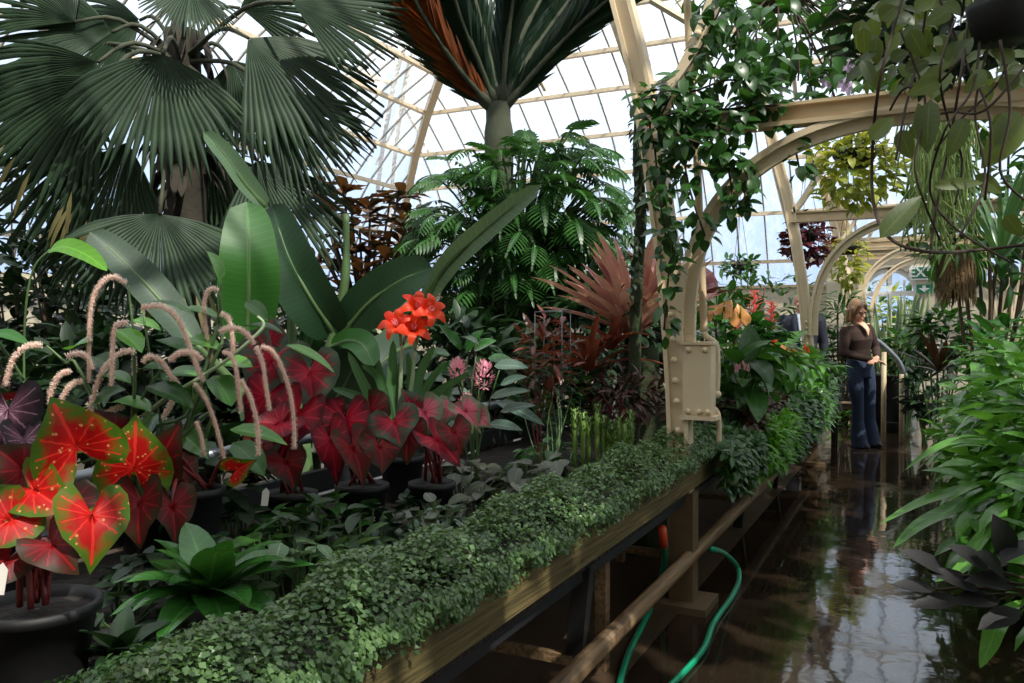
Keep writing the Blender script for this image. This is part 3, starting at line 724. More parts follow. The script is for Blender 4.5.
# ---------------------------------------------------------------- tall feather palm
PD = 8.0
top = D(497, 108, PD)
t = thing('feather_palm', 'tall feather palm with upright fronds rising above the philodendron', 'palm tree', V((top.x, top.y, 0)))
b = MB(); b.tube(spline([V((top.x, top.y, 0)), D(498, 260, PD), D(499, 160, PD), D(498, 104, PD)], 5), [.16, .15, .14, .12], 14); b.build('trunk', M['palmtrunk'], t)
for i, (pts, br) in enumerate([([(494, 112), (452, 72), (414, 28), (378, -16)], 0), ([(494, 110), (458, 68), (426, 20), (400, -30)], 1), ([(495, 108), (466, 56), (440, 4), (420, -50)], 0), ([(498, 106), (488, 50), (474, -6), (462, -60)], 0), ([(502, 106), (506, 50), (514, -6), (520, -66)], 0),
                               ([(503, 107), (526, 62), (556, 18), (592, -30)], 0), ([(504, 109), (540, 66), (580, 24), (625, -14)], 0), ([(500, 106), (520, 40), (545, -10), (560, -60)], 0), ([(496, 106), (478, 60), (458, 10), (446, -40)], 0)]):
    R = random.Random(40 + i); P3 = spline([D(p[0], p[1], PD + dd) for p, dd in zip(pts, (0, -.35, -.7, -1.0) if br else (0, -.25, -.5, -.8) if i % 2 == 0 else (0, .1, .25, .4))], 8)
    b = MB(); n = len(P3); 
    for k in range(3, n):
        d = unit(P3[min(k + 1, n - 1)] - P3[k - 1]); nrm = tocam(P3[k]); sd = perp(d, nrm)
        for q in range(5):
            p = P3[k - 1].lerp(P3[k], q / 5)
            for s_ in (-1, 1):
                g = rnd(R, .28, .42); dd = unit(d + sd * s_ * g + rdir(R) * .07)
                b.leaf(p, dd, nrm + sd * s_ * .8, rnd(R, .55, .75) * min(1, .4 + k / n), .04, STRAP, 4, .12, .3)
    o = b.build('frond', M['frond_br' if br else 'frond'], t)
    b = MB(); b.tube(P3, [.045, .03, .02, .012], 8); b.build('stalk', M['palmtrunk'], o)

# ---------------------------------------------------------------- philodendron
def lobed(mb, p, d, nrm, L, R):
    p = V(p); d = unit(d); sd = perp(d, nrm); nn = sd.cross(d); n = 9
    c = p; cs = []
    for i in range(n + 1):
        cs.append((c, V(d))); q = Quaternion(sd, -.9 / n); d = q @ d; c = c + d * (L / n)
    mb.rows([[(x - sd * (.03 + .05 * math.sin(PI * i / n)) * L, (-.3, i / n)), (x + V((0, 0, .0)), (0, i / n)), (x + sd * (.03 + .05 * math.sin(PI * i / n)) * L, (.3, i / n))] for i, (x, _) in enumerate(cs)])
    for i in range(n):
        x, dd = cs[i]; l = L * (.42 * math.sin(PI * (i + 1.3) / (n + 2)) + .08)
        for s_ in (-1, 1):
            e = unit(sd * s_ * (1.1 if i else 1.0) + dd * (.55 if i > 1 else -.2)); mb.leaf(x, e, nn, l, L * .10, STRAP, 3, .45, .15)
    mb.leaf(cs[-1][0], cs[-1][1], nn, L * .2, L * .06, LANCE, 3, .3)
HD = 7.3
hc = D(520, 232, HD)
t = thing('philodendron', 'huge philodendron mound of deeply cut glossy leaves round the palm trunk', 'philodendron', V((hc.x, hc.y, 0)))
R = random.Random(9); b, s = MB(), MB()
for i in range(520):
    q = rdir(R)
    if q.dot(tocam(hc)) < -.35: continue
    k = rnd(R, .55, 1.0); p = hc + V((q.x * 1.02, q.y * .85, q.z * 1.02)) * k
    if q.z > .6 and abs(q.x) < .3: p = p - UP * .15
    L = rnd(R, .24, .38)
    d = unit(V((q.x, q.y, q.z * .4)) * 1.1 + tocam(hc) * .35 - UP * .1 + rdir(R) * .35); lobed(b, p - d * L * .3, d, unit(UP * .8 + q * .6 + tocam(hc) * .5), L, R)
    s.tube(spline([hc.lerp(p, .25) - UP * .3, hc.lerp(p, .7), p - d * L * .3], 3), .010, 5, False)
b.build('foliage', M['philo'], t); s.build('leaf_stalks', M['stemg'], t)
b = MB()
for q in range(5): b.tube(spline([V((hc.x + .25 * math.cos(q * 1.3), hc.y + .25 * math.sin(q * 1.3), 0)), hc + V((.3 * math.cos(q * 1.3 + .5), .3 * math.sin(q * 1.3 + .5), -.6)), hc + V((.1 * math.cos(q), .1 * math.sin(q), 0))], 4), .05, 8)
b.build('stems', M['wood'], t)

# ---------------------------------------------------------------- rusty-leaved magnolia
MD = 8.2
base = D(360, 380, MD)
t = thing('magnolia_tree', 'small magnolia with rust-brown leaf backs in front of the bright glass', 'tree', V((base.x, base.y, 0)))
b, f, g = MB(), MB(), MB(); R = random.Random(14); root_ = D(366, 330, MD)
b.tube([V((base.x, base.y, 0)), root_], [.06, .05], 8)
for px, py in ((322, 188), (343, 198), (330, 212), (384, 202), (402, 196), (411, 212), (336, 232), (360, 228), (387, 226), (350, 250), (372, 244), (396, 248), (334, 268), (362, 270), (322, 290), (345, 292), (385, 282), (412, 262), (376, 212), (410, 236), (310, 208), (330, 310), (350, 318), (372, 300), (398, 290), (318, 262), (405, 225), (390, 262), (350, 212), (368, 256)):
    tip = D(px + rnd(R, -6, 6), py, MD + rnd(R, -.5, .5)); b.tube(spline([root_, root_.lerp(tip, .5) + V((0, 0, -.1)), tip], 4), [.035, .02, .012], 6)
    for k in range(12):
        a = k * 2.399; d = unit(V((math.cos(a), math.sin(a), rnd(R, -.1, .9)))); (f if R.random() < .7 else g).leaf(tip + rdir(R) * .06, d, UP, rnd(R, .2, .32), .12, OBOV, 4, .4, .3)
b.build('branches', M['wood'], t); f.build('foliage', M['rust'], t); g.build('foliage', M['rust_green'], t)

# ---------------------------------------------------------------- banana
t = thing('banana_plant', 'banana plant with big paddle leaves, one bright green leaf facing the path', 'banana plant', V((D(300, 360, 4.7).x, D(300, 360, 4.7).y, 0)))
def bl(pts, W, mat, facing=0.0, fold=.15, pf=PADDLE, wave=.01):
    P3 = [D(*p) for p in pts]; c = P3[len(P3) // 2]; b = MB(); b.path_leaf(P3, W * c_depth(c) / F, tocam(c) * 1.0 + RT * facing + UP * .3, pf, fold, 3, 5, wave)
    o = b.build('leaf', M[mat], t); q = MB(); S = spline(P3, 5); q.tube([p - tocam(p) * .006 for p in S], [.02, .014, .008, .003], 6); q.build('midrib', M['stemg'], o)
def c_depth(p): return (V(p) - CAM).dot(FW)
bl([(246, 345, 4.3), (248, 305, 4.25), (249, 255, 4.2), (247, 202, 4.3)], 60, 'banana', 0, .12)
bl([(266, 208, 4.7), (246, 186, 4.6), (226, 158, 4.5), (203, 132, 4.4)], 24, 'banana_pale', .6, .5)
bl([(336, 335, 4.6), (312, 300, 4.5), (288, 255, 4.5), (272, 205, 4.6)], 56, 'banana_dark', -.5, .3)
bl([(342, 335, 4.6), (366, 306, 4.5), (398, 282, 4.4), (432, 268, 4.3)], 48, 'banana_dark', .2, .2)
bl([(424, 302, 4.4), (448, 265, 4.3), (490, 226, 4.1), (541, 185, 3.9)], 24, 'banana_pale', .2, .35)
bl([(196, 345, 4.2), (160, 300, 4.2), (124, 262, 4.2), (90, 232, 4.2)], 38, 'banana_dark', .3, .2)
bl([(330, 350, 4.2), (346, 342, 4.0), (362, 345, 3.8), (374, 366, 3.7)], 30, 'banana', 0, .3)
bl([(322, 420, 4.2), (340, 395, 4.1), (352, 372, 4.0), (360, 350, 3.9)], 80, 'banana_dark', 0, .2)
bl([(412, 345, 4.4), (396, 352, 4.3), (372, 372, 4.2), (352, 400, 4.2)], 50, 'banana_dark', 0, .2)
b = MB()
for pts in ([(300, 430, 4.6), (330, 345, 4.6), (345, 280, 4.6), (346, 214, 4.6)], [(290, 430, 4.5), (262, 380, 4.4), (246, 340, 4.3)], [(296, 430, 4.6), (330, 350, 4.6)], [(300, 440, 4.6), (380, 340, 4.5), (424, 302, 4.4)], [(280, 440, 4.4), (230, 380, 4.3), (196, 345, 4.2)], [(292, 430, 4.6), (290, 300, 4.7), (266, 208, 4.7)]):
    b.tube(spline([D(*p) for p in pts], 5), [.035, .025, .018], 8)
b.tube([t.location, D(296, 440, 4.6)], [.12, .08], 10)
b.build('stalks', M['stemg'], t)

# ---------------------------------------------------------------- dark shrubs behind the bench
def bgbush(px, py, d, wpx, hpx, n, L, mat, label, seed, name='broadleaf_shrub', W=.4, **kw):
    c = D(px, py, d); r = (wpx * d / F / 2, wpx * d / F / 2 * .7, hpx * d / F / 2)
    return bush(name, label, 'shrub', V((c.x, c.y, 0)), c, r, n, L, L * W, mat, seed, 'dkgreen' and OVATE, None, 'wood', 9, .016, **kw)
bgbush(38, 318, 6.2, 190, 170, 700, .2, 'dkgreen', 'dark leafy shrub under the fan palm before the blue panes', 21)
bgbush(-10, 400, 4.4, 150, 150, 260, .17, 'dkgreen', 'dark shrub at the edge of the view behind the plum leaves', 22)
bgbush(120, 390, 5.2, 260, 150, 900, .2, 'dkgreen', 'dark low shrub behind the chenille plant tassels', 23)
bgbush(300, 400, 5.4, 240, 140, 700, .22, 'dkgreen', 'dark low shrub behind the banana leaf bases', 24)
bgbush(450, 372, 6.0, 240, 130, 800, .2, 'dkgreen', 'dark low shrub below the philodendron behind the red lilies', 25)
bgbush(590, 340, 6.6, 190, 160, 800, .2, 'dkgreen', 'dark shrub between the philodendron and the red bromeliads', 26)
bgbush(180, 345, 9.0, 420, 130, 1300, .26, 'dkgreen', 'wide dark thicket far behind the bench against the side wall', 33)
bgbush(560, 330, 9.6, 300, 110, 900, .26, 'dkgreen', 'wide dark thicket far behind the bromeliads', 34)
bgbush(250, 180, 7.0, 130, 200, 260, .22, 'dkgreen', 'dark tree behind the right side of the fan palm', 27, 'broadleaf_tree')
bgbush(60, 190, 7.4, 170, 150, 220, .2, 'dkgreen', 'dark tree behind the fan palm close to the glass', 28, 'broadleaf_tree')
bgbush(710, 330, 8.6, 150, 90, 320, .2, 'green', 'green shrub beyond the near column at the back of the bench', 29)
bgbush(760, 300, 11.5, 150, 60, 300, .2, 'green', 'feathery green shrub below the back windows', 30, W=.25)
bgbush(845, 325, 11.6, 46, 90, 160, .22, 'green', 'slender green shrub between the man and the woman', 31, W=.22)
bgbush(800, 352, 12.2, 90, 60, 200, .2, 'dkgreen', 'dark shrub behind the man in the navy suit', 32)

# ---------------------------------------------------------------- caladiums
def caladium(label, base, leaves, mats, seed, potr=None, poth=.2, group=None, stemmat='stemr'):
    """leaves: (centre px, depth, tip px offset, length px, width px, material)"""
    base = V(base); t = thing('caladium', label, 'caladium', base, group); R = random.Random(seed)
    for (cx_, cy_), d, (tx, ty), Lp, Wp, mt in leaves:
        c = D(cx_, cy_, d); tip = D(cx_ + tx, cy_ + ty, d - .05); k = d / F
        nrm = unit(tocam(c) + UP * .55 + rdir(R) * .55)
        b = MB(); b.heart(c, tip - c, nrm, Lp * k, Wp * k, rnd(R, .2, .5), .4, R.random() * 6); o = b.build('leaf', M[mt], t)
        b = MB(); b.tube(spline([base + V((rnd(R, -.04, .04), rnd(R, -.04, .04), .0)), base.lerp(c, .55) + UP * .06 + V((rnd(R, -.03, .03), 0, 0)), c - nrm * .004], 5), [.007, .006, .004], 6); b.build('stalk', M[stemmat], o)
    if potr: pot(t, base, potr, poth)
    return t
pb = D(38, 602, 1.86)
caladium('red caladium with green leaf edges in the nearest black pot', pb,
    [((76, 446), 1.84, (-22, -40), 84, 84, 'cal_red'), ((92, 515), 1.74, (6, 48), 82, 70, 'cal_red'), ((34, 490), 1.78, (34, 22), 84, 56, 'cal_red'), ((10, 520), 1.74, (-30, 20), 70, 56, 'cal_red'),
     ((52, 545), 1.72, (30, 30), 66, 52, 'cal_dkred'), ((8, 560), 1.74, (-20, 26), 60, 44, 'cal_dkred'), ((22, 470), 1.98, (-24, -24), 60, 56, 'cal_dkred'), ((66, 505), 1.9, (10, 30), 70, 60, 'cal_dkred')], None, 1, .125, .16)
pb = D(197, 488, 2.75)
caladium('scarlet caladium in the black pot by the grey pipe', pb,
    [((134, 468), 2.5, (2, -44), 84, 70, 'cal_red'), ((140, 502), 2.45, (-6, 34), 70, 50, 'cal_dkred'), ((172, 506), 2.5, (6, 34), 58, 42, 'cal_dkred'), ((160, 460), 2.6, (16, -34), 66, 50, 'cal_dkred'),
     ((112, 432), 2.7, (-14, -22), 44, 40, 'cal_dkred'), ((236, 470), 2.65, (22, -12), 36, 28, 'cal_red'), ((176, 472), 2.72, (16, 18), 50, 44, 'cal_dkred')], None, 2, .085, .18)
caladium('dusky plum caladium standing behind the red one', D(2, 520, 2.5),
    [((8, 410), 2.3, (-8, 36), 74, 70, 'cal_plum'), ((14, 398), 2.36, (14, -16), 46, 40, 'cal_dkred'), ((24, 440), 2.25, (14, 36), 60, 44, 'cal_plum'), ((-14, 450), 2.3, (-20, 30), 70, 60, 'cal_plum'), ((10, 470), 2.2, (0, 34), 56, 56, 'cal_plum')], None, 3, .1, .2)
caladium('pink caladium with grey-green leaf edges beside the hanging tassels', D(290, 492, 3.2),
    [((273, 360), 3.2, (-14, 44), 70, 70, 'cal_pink'), ((310, 372), 3.15, (2, 42), 64, 58, 'cal_pink'), ((266, 396), 3.1, (-18, 30), 58, 44, 'cal_crim'), ((298, 416), 3.05, (-22, 36), 80, 50, 'cal_crim'), ((270, 340), 3.3, (6, -20), 40, 36, 'cal_pink'), ((286, 462), 3.0, (10, 26), 44, 40, 'cal_dkred'), ((262, 446), 3.05, (-10, 30), 52, 40, 'cal_dkred'), ((280, 424), 3.0, (-24, 12), 60, 40, 'cal_crim')], None, 4, .1, .18)
caladium('crimson caladium with folded leaves below the red lilies', D(362, 484, 3.25),
    [((346, 420), 3.1, (2, 34), 62, 48, 'cal_crim'), ((330, 440), 3.05, (10, 40), 70, 36, 'cal_crim'), ((370, 412), 3.2, (14, 26), 48, 44, 'cal_dkred'), ((394, 422), 3.1, (6, 24), 40, 50, 'cal_pink'), ((352, 448), 3.0, (16, 30), 60, 40, 'cal_dkred'), ((322, 408), 3.2, (-12, 22), 44, 40, 'cal_crim'), ((380, 446), 3.05, (6, 26), 44, 44, 'cal_dkred')], None, 5, .1, .18)
caladium('small rosy caladium with mottled leaves to the side of the lilies', D(432, 482, 3.3),
    [((424, 412), 3.2, (10, 18), 42, 40, 'cal_pale'), ((436, 440), 3.1, (22, 16), 56, 38, 'cal_crim'), ((408, 434), 3.12, (-4, 24), 46, 40, 'cal_dkred'), ((412, 408), 3.3, (-8, -18), 36, 34, 'cal_pink'), ((454, 432), 3.1, (10, 24), 40, 34, 'cal_dkred'), ((465, 411), 3.3, (14, 12), 40, 30, 'cal_pale'), ((450, 408), 3.35, (-6, 14), 30, 26, 'cal_pale'), ((478, 416), 3.3, (12, 10), 30, 24, 'cal_pale')], None, 6, .09, .18)

# ---------------------------------------------------------------- chenille plant (long drooping tassels)
CDp = 2.75
base = D(150, 520, 2.9)
t = thing('chenille_plant', 'chenille plant hung with long fluffy pale pink tassels', 'chenille plant', V((base.x, base.y, .575)))
def cx4(p, d): return D(p[0] / 3.009, 230 + p[1] / 3.009, d)
CATS = [[(380, 160), (340, 140), (300, 165), (275, 230), (268, 340), (268, 460)], [(425, 235), (480, 228), (530, 260), (560, 320), (585, 390), (610, 455)], [(660, 180), (630, 180), (615, 220), (620, 300), (640, 405)], [(665, 250), (690, 270), (700, 330), (700, 372)],
        [(660, 305), (710, 295), (750, 320), (765, 345)], [(670, 365), (700, 385), (715, 450), (725, 550)], [(770, 350), (790, 400), (800, 470), (812, 545)], [(785, 350), (820, 365), (850, 420), (875, 500), (885, 590), (885, 660)], [(725, 450), (755, 510), (775, 590), (778, 680)],
        [(585, 460), (620, 510), (650, 590), (675, 690)], [(405, 365), (360, 370), (320, 410), (290, 470), (280, 520)], [(385, 280), (350, 285), (340, 340), (335, 470)], [(125, 345), (80, 350), (40, 390), (15, 470)], [(215, 425), (180, 435), (155, 480), (150, 525)], [(255, 455), (215, 465), (180, 520), (168, 550)],
        [(200, 380), (240, 370), (265, 385), (280, 420)], [(510, 395), (540, 370), (580, 370), (610, 390)], [(590, 575), (605, 620), (615, 680)], [(285, 590), (320, 550), (372, 530)], [(412, 560), (410, 590), (404, 640)], [(430, 400), (450, 380), (490, 400), (520, 450)], [(520, 440), (535, 470), (515, 520), (490, 570)], [(400, 355), (405, 400), (402, 440)], [(250, 600), (270, 560), (275, 500)]]
R = random.Random(77)
for i, c in enumerate(CATS):
    d = CDp + rnd(R, -.22, .12); pts = spline([cx4(p, d) for p in c], 7); b = MB(); n = len(pts)
    b.tube(pts, [.004] + [.006] * (n - 2) + [.004], 7)
    for k in range(n - 1):
        ax = unit(pts[k + 1] - pts[k]); s1 = perp(ax); s2 = ax.cross(s1); seg = (pts[k + 1] - pts[k]).length
        for q in range(int(seg / .00035)):
            a = rnd(R, 0, 6.283); o = s1 * math.cos(a) + s2 * math.sin(a); p = pts[k].lerp(pts[k + 1], R.random()) + o * .005
            b.leaf(p, unit(o + ax * rnd(R, -.5, .6)), ax, rnd(R, .005, .011), .0045, OBOV, 2, 0, 0)
    b.build('tassel', M['catkin'], t)
b = MB()
tips = [c[0] for c in CATS]
b.tube(spline([cx4(p, CDp + .02) for p in ((430, 560), (510, 500), (600, 445), (690, 385), (790, 295), (775, 260))], 5), [.008, .007, .006, .005], 7); b.build('branch', M['stemp'], t)
b = MB()
for pts in ([(395, 640), (405, 480), (400, 300), (385, 165)], [(640, 340), (655, 280), (665, 150)], [(250, 440), (200, 400), (140, 348)], [(640, 560), (520, 640), (480, 560), (430, 240)], [(400, 640), (420, 520), (500, 400)], [(330, 640), (280, 520), (250, 455)], [(640, 400), (668, 330), (662, 180)], [(420, 640), (560, 560), (585, 460)]):
    b.tube(spline([t.location + V((rnd(R, -.06, .06), rnd(R, -.05, .05), 0))] + [cx4(p, CDp + .05) for p in pts], 4), [.008, .006, .004], 6)
b.build('branch', M['stemg'], t)
b, b2 = MB(), MB()
for p, tp, L, W in (((455, 215), (600, 215), 44, 16), ((660, 160), (650, 70), 32, 34), ((350, 300), (430, 340), 34, 28), ((330, 520), (400, 510), 46, 34), ((500, 440), (590, 410), 36, 26), ((640, 440), (700, 500), 34, 34), ((740, 215), (800, 250), 28, 16), ((735, 290), (850, 275), 38, 22), ((860, 345), (1000, 380), 52, 16), ((210, 360), (260, 320), 26, 28), ((420, 420), (470, 400), 28, 26),
                    ((540, 240), (640, 230), 40, 22), ((400, 270), (470, 275), 30, 14), ((470, 330), (590, 350), 48, 30), ((440, 470), (560, 490), 50, 34), ((300, 440), (380, 430), 34, 26), ((670, 400), (740, 390), 30, 20), ((560, 330), (640, 330), 36, 24), ((620, 470), (560, 540), 34, 30), ((480, 550), (430, 610), 40, 30), ((690, 600), (840, 600), 56, 22), ((280, 380), (330, 400), 30, 26), ((520, 600), (600, 640), 44, 30), ((700, 640), (760, 680), 44, 30), ((380, 480), (300, 500), 36, 30)):
    dd = CDp + rnd(R, -.1, .2); A, B = cx4(p, dd), cx4(tp, dd - .03); k = dd / F
    (b if R.random() < .4 else b2).leaf(A, B - A, UP + tocam(A) * rnd(R, .1, .9), L * k * 1.1, W * k * 1.1, OVATE, 6, .5, .25, .015, R.random() * 6, 2)
b.build('foliage', M['green'], t); b2.build('foliage', M['gloss'], t)
b = MB(); leaf_cloud(b, R, D(160, 470, 3.1), (.5, .25, .2), 170, .12, .07); b.build('foliage', M['dkgreen'], t)
pot(t, V((base.x, base.y, .75)), .11, .17)
# sunlit leaf on its own stem, high on the left
t = thing('ginger_plant', 'lone sunlit lime green leaf high on a thin stem at the left edge', 'ginger plant', V((D(30, 420, 3.4).x, D(30, 420, 3.4).y, 0)))
b = MB(); b.path_leaf([D(50, 250, 3.4), D(66, 247, 3.38), D(88, 256, 3.36), D(107, 271, 3.34)], .105, tocam(D(80, 258, 3.4)) + UP, OVATE, .2, 2, 5); b.build('leaf', M['lime'], t)
b = MB(); b.path_leaf([D(-10, 334, 3.3), D(4, 334, 3.28), D(16, 338, 3.26), D(28, 344, 3.24)], .06, tocam(D(8, 338, 3.3)) + UP, OVATE, .2, 2, 5); b.build('leaf', M['banana'], t)
b = MB(); b.tube(spline([t.location, D(24, 380, 3.42), D(30, 280, 3.42), D(50, 250, 3.4)], 5), .005, 6); b.tube(spline([D(24, 380, 3.42), D(4, 350, 3.35), D(-10, 334, 3.3)], 4), .006, 6); b.build('stem', M['stemg'], t)

# ---------------------------------------------------------------- vermilion lily
AD = 3.75
base = D(402, 452, AD)
t = thing('amaryllis', 'amaryllis with four vermilion trumpet flowers on two tall stems', 'lily', V((base.x, base.y, .575)))
R = random.Random(5)
for x0, y0, x1, y1, x2, y2, W in ((398, 440, 392, 390, 393, 340, 14), (405, 440, 428, 400, 470, 372, 12), (402, 440, 420, 372, 434, 345, 12), (395, 440, 372, 400, 348, 352, 12), (396, 440, 366, 402, 332, 388, 12), (404, 440, 412, 390, 408, 352, 13), (394, 430, 380, 380, 362, 365, 10), (408, 440, 440, 406, 452, 384, 10), (398, 440, 380, 420, 336, 412, 11), (406, 440, 424, 390, 446, 360, 11), (400, 440, 396, 400, 402, 360, 14), (399, 440, 388, 404, 376, 352, 13)):
    b = MB(); dd = AD + rnd(R, -.12, .1); b.path_leaf([D(x0, y0, AD), D(x1, y1, dd), D(x2, y2, dd - .05)], W * AD / F, tocam(base) + RT * rnd(R, -.8, .8), STRAP, .25, 1, 6); b.build('leaf', M['strap'], t)
for pts in ([(400, 445), (400, 400), (402, 345)], [(404, 445), (410, 400), (415, 352)]):
    b = MB(); b.tube(spline([D(p[0], p[1], AD) for p in pts], 5), [.011, .010, .008], 8); b.build('flower_stem', M['stemp'], t)
for (sx, sy), (fx, fy), sc, fz in (((401, 346), (395, 322), 1.0, -.9), ((403, 345), (418, 305), .95, -.5), ((415, 350), (431, 309), 1.0, -.8), ((415, 350), (414, 326), 1.05, -1.0)):
    s0, c0 = D(sx, sy, AD), D(fx, fy, AD - .08)
    r0 = .064 * sc; ax = unit(tocam(c0) * .9 + UP * .55 + RT * (fx - 410) / 40); th = c0 - ax * r0 * .9
    b = MB(); s1 = perp(ax); s2 = ax.cross(s1)
    for k in range(6):
        a = k * PI / 3 + .3; o = s1 * math.cos(a) + s2 * math.sin(a); w_ = .042 * sc if k % 2 else .049 * sc
        b.path_leaf([th, th + ax * r0 * .6 + o * r0 * .3, c0 + o * r0 * .8 + ax * .01, c0 + o * r0 * 1.4 - ax * r0 * .2], w_, ax - o, prof(.75, .75), -.15, 2, 4)
    o_ = b.build('flower', M['red_fl'], t)
    b = MB()
    for k in range(6): 
        a = k * 1.05; b.tube([th, th + ax * r0 * 1.1 + (s1 * math.cos(a) + s2 * math.sin(a)) * r0 * .18], .002, 4)
    b.build('stamens', M['pink_fl'], o_)
    b = MB(); b.tube(spline([s0, s0.lerp(th, .5) + UP * .01, th + ax * .012], 4), [.006, .007, .014], 7); b.build('flower_tube', M['stemp'], o_)
pot(t, V((base.x, base.y, .78)), .1, .2)

# ---------------------------------------------------------------- plume flower (pink) 
JD = 4.1
base = D(474, 440, JD)
t = thing('plume_flower', 'plume flower shrub with three plump pink flower heads', 'flowering shrub', V((base.x, base.y, .575)))
R = random.Random(6); b = MB(); g = MB()
for cx_, cy_, wp, hp in ((457, 371, 17, 22), (484, 376, 20, 28), (466, 404, 12, 14)):
    c = D(cx_, cy_, JD - .1); k = JD / F; f = MB()
    for q in range(90):
        e = rdir(R); p = c + V((e.x * wp * k * .32, e.y * wp * k * .32, e.z * hp * k * .42)); f.leaf(p, unit(e + UP * .9), e, .034, .011, STRAP, 3, .9 if R.random() < .5 else -.3, .2)
    o = f.build('flower_head', M['pink_fl'], t); s_ = MB(); s_.tube(spline([D(474, 440, JD), D((cx_ + 474) / 2, 410, JD), c - UP * hp * k * .4], 4), .006, 6); s_.build('flower_stem', M['stemg'], o)
for p, tp, L, W, mt in (((466, 352), (476, 332), 30, 18, b), ((474, 350), (494, 336), 26, 18, b), ((462, 350), (444, 322), 34, 13, b), ((450, 355), (432, 348), 24, 13, b), ((488, 358), (510, 358), 30, 16, b), ((494, 366), (522, 362), 34, 18, g), ((490, 398), (520, 386), 40, 14, g), ((496, 402), (545, 416), 56, 18, g), ((456, 400), (436, 392), 30, 14, g), ((470, 392), (456, 390), 26, 14, g), ((500, 385), (524, 372), 30, 14, g), ((462, 362), (444, 366), 26, 14, b), ((480, 346), (470, 336), 20, 14, b), ((500, 412), (530, 400), 36, 14, g), ((446, 380), (424, 374), 30, 14, g), ((474, 420), (446, 424), 34, 16, g), ((488, 424), (520, 424), 36, 16, g)):
    dd = JD + rnd(R, -.15, .15); A, B = D(*p, dd), D(*tp, dd - .05); mt.leaf(A, B - A, UP + tocam(A) * .7, L * JD / F, W * JD / F, OVATE, 6, .4, .2)
b.build('foliage', M['gloss2'], t); g.build('foliage', M['grey'], t)
stems(R, V((base.x, base.y, .575)), D(474, 380, JD), (.2, .15, .2), 8, .006).build('stems', M['stemg'], t)

# ---------------------------------------------------------------- low plants on the bench
def onb(px, py, z=.575): return atz(px, py, z)
def bp(px, py, ztop):      # bench point whose top shows at px,py
    p = atz(px, py, ztop); return V((p.x, p.y, .575))
rosette('rosette_plant', 'dark green rosette plant with broad wavy leaves next to the nearest pot', 'foliage plant', bp(208, 596, .66), 24, .25, .10, 'gloss2', 8, (.15, 1.15), OVATE, .7, None, .25, 7, .02, lift=.09)
rosette('rosette_plant', 'small shadowed rosette plant low between the nearest pot and the creeper', 'foliage plant', bp(120, 640, .64), 13, .15, .065, 'dkgreen', 18, (.15, 1.1), OVATE, .7, None, .25, 6, .02, lift=.03)
for i, (px, py, z, r, h, n, L, W, mt, lab) in enumerate([
    (300, 535, .78, .17, .19, 46, .085, .06, 'pilea', 'quilted pale green clump beside the dark rosette plant'), (350, 520, .78, .16, .18, 46, .08, .058, 'pilea', 'bright green clump on the bench in front of the pink caladium'),
    (258, 525, .77, .14, .17, 36, .085, .058, 'green', 'green clump against the scarlet caladium pot'), (400, 512, .77, .17, .17, 42, .09, .06, 'grey', 'silvery green clump below the crimson caladium'),
    (442, 500, .77, .16, .17, 40, .09, .06, 'grey', 'silvery green clump below the rosy caladium'), (330, 492, .76, .15, .17, 36, .085, .055, 'green', 'shaded green clump in front of the pink caladium pots'),
    (350, 552, .76, .14, .17, 40, .075, .05, 'pilea', 'pale clump touching the creeper edge near the dark rosette'), (480, 482, .78, .16, .18, 40, .09, .065, 'heuch', 'bronze-green clump next to the silvery ones'),
    (520, 455, .84, .2, .22, 60, .095, .075, 'heuch', 'broad grey-bronze mound of rounded leaves in front of the plume flower'), (560, 446, .84, .17, .21, 44, .09, .07, 'heuch', 'dark rounded clump before the lime spikes'), (470, 450, .82, .17, .21, 42, .09, .07, 'heuch', 'dusky clump beneath the pink plume flowers'),
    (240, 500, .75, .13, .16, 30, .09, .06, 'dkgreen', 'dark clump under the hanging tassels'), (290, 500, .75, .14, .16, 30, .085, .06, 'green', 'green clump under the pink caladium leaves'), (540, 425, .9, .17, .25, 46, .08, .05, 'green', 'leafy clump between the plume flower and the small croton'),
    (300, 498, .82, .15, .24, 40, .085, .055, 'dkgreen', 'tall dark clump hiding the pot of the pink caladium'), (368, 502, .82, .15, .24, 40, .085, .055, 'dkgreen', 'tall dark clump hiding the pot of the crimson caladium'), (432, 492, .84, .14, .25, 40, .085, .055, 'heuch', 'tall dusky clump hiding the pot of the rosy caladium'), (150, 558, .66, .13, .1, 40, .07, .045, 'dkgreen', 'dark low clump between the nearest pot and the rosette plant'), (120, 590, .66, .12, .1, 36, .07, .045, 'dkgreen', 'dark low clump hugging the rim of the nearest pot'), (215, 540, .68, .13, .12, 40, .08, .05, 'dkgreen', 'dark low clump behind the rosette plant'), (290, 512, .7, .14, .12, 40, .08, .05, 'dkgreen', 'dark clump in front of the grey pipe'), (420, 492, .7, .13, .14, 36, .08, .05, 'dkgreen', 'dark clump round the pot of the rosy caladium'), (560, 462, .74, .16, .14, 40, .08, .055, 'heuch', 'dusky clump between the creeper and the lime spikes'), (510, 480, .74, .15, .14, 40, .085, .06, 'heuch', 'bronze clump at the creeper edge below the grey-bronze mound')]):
    clump('foliage_plant', lab, 'foliage plant', bp(px, py, z), r, h, n, L, W, mt, 200 + i)
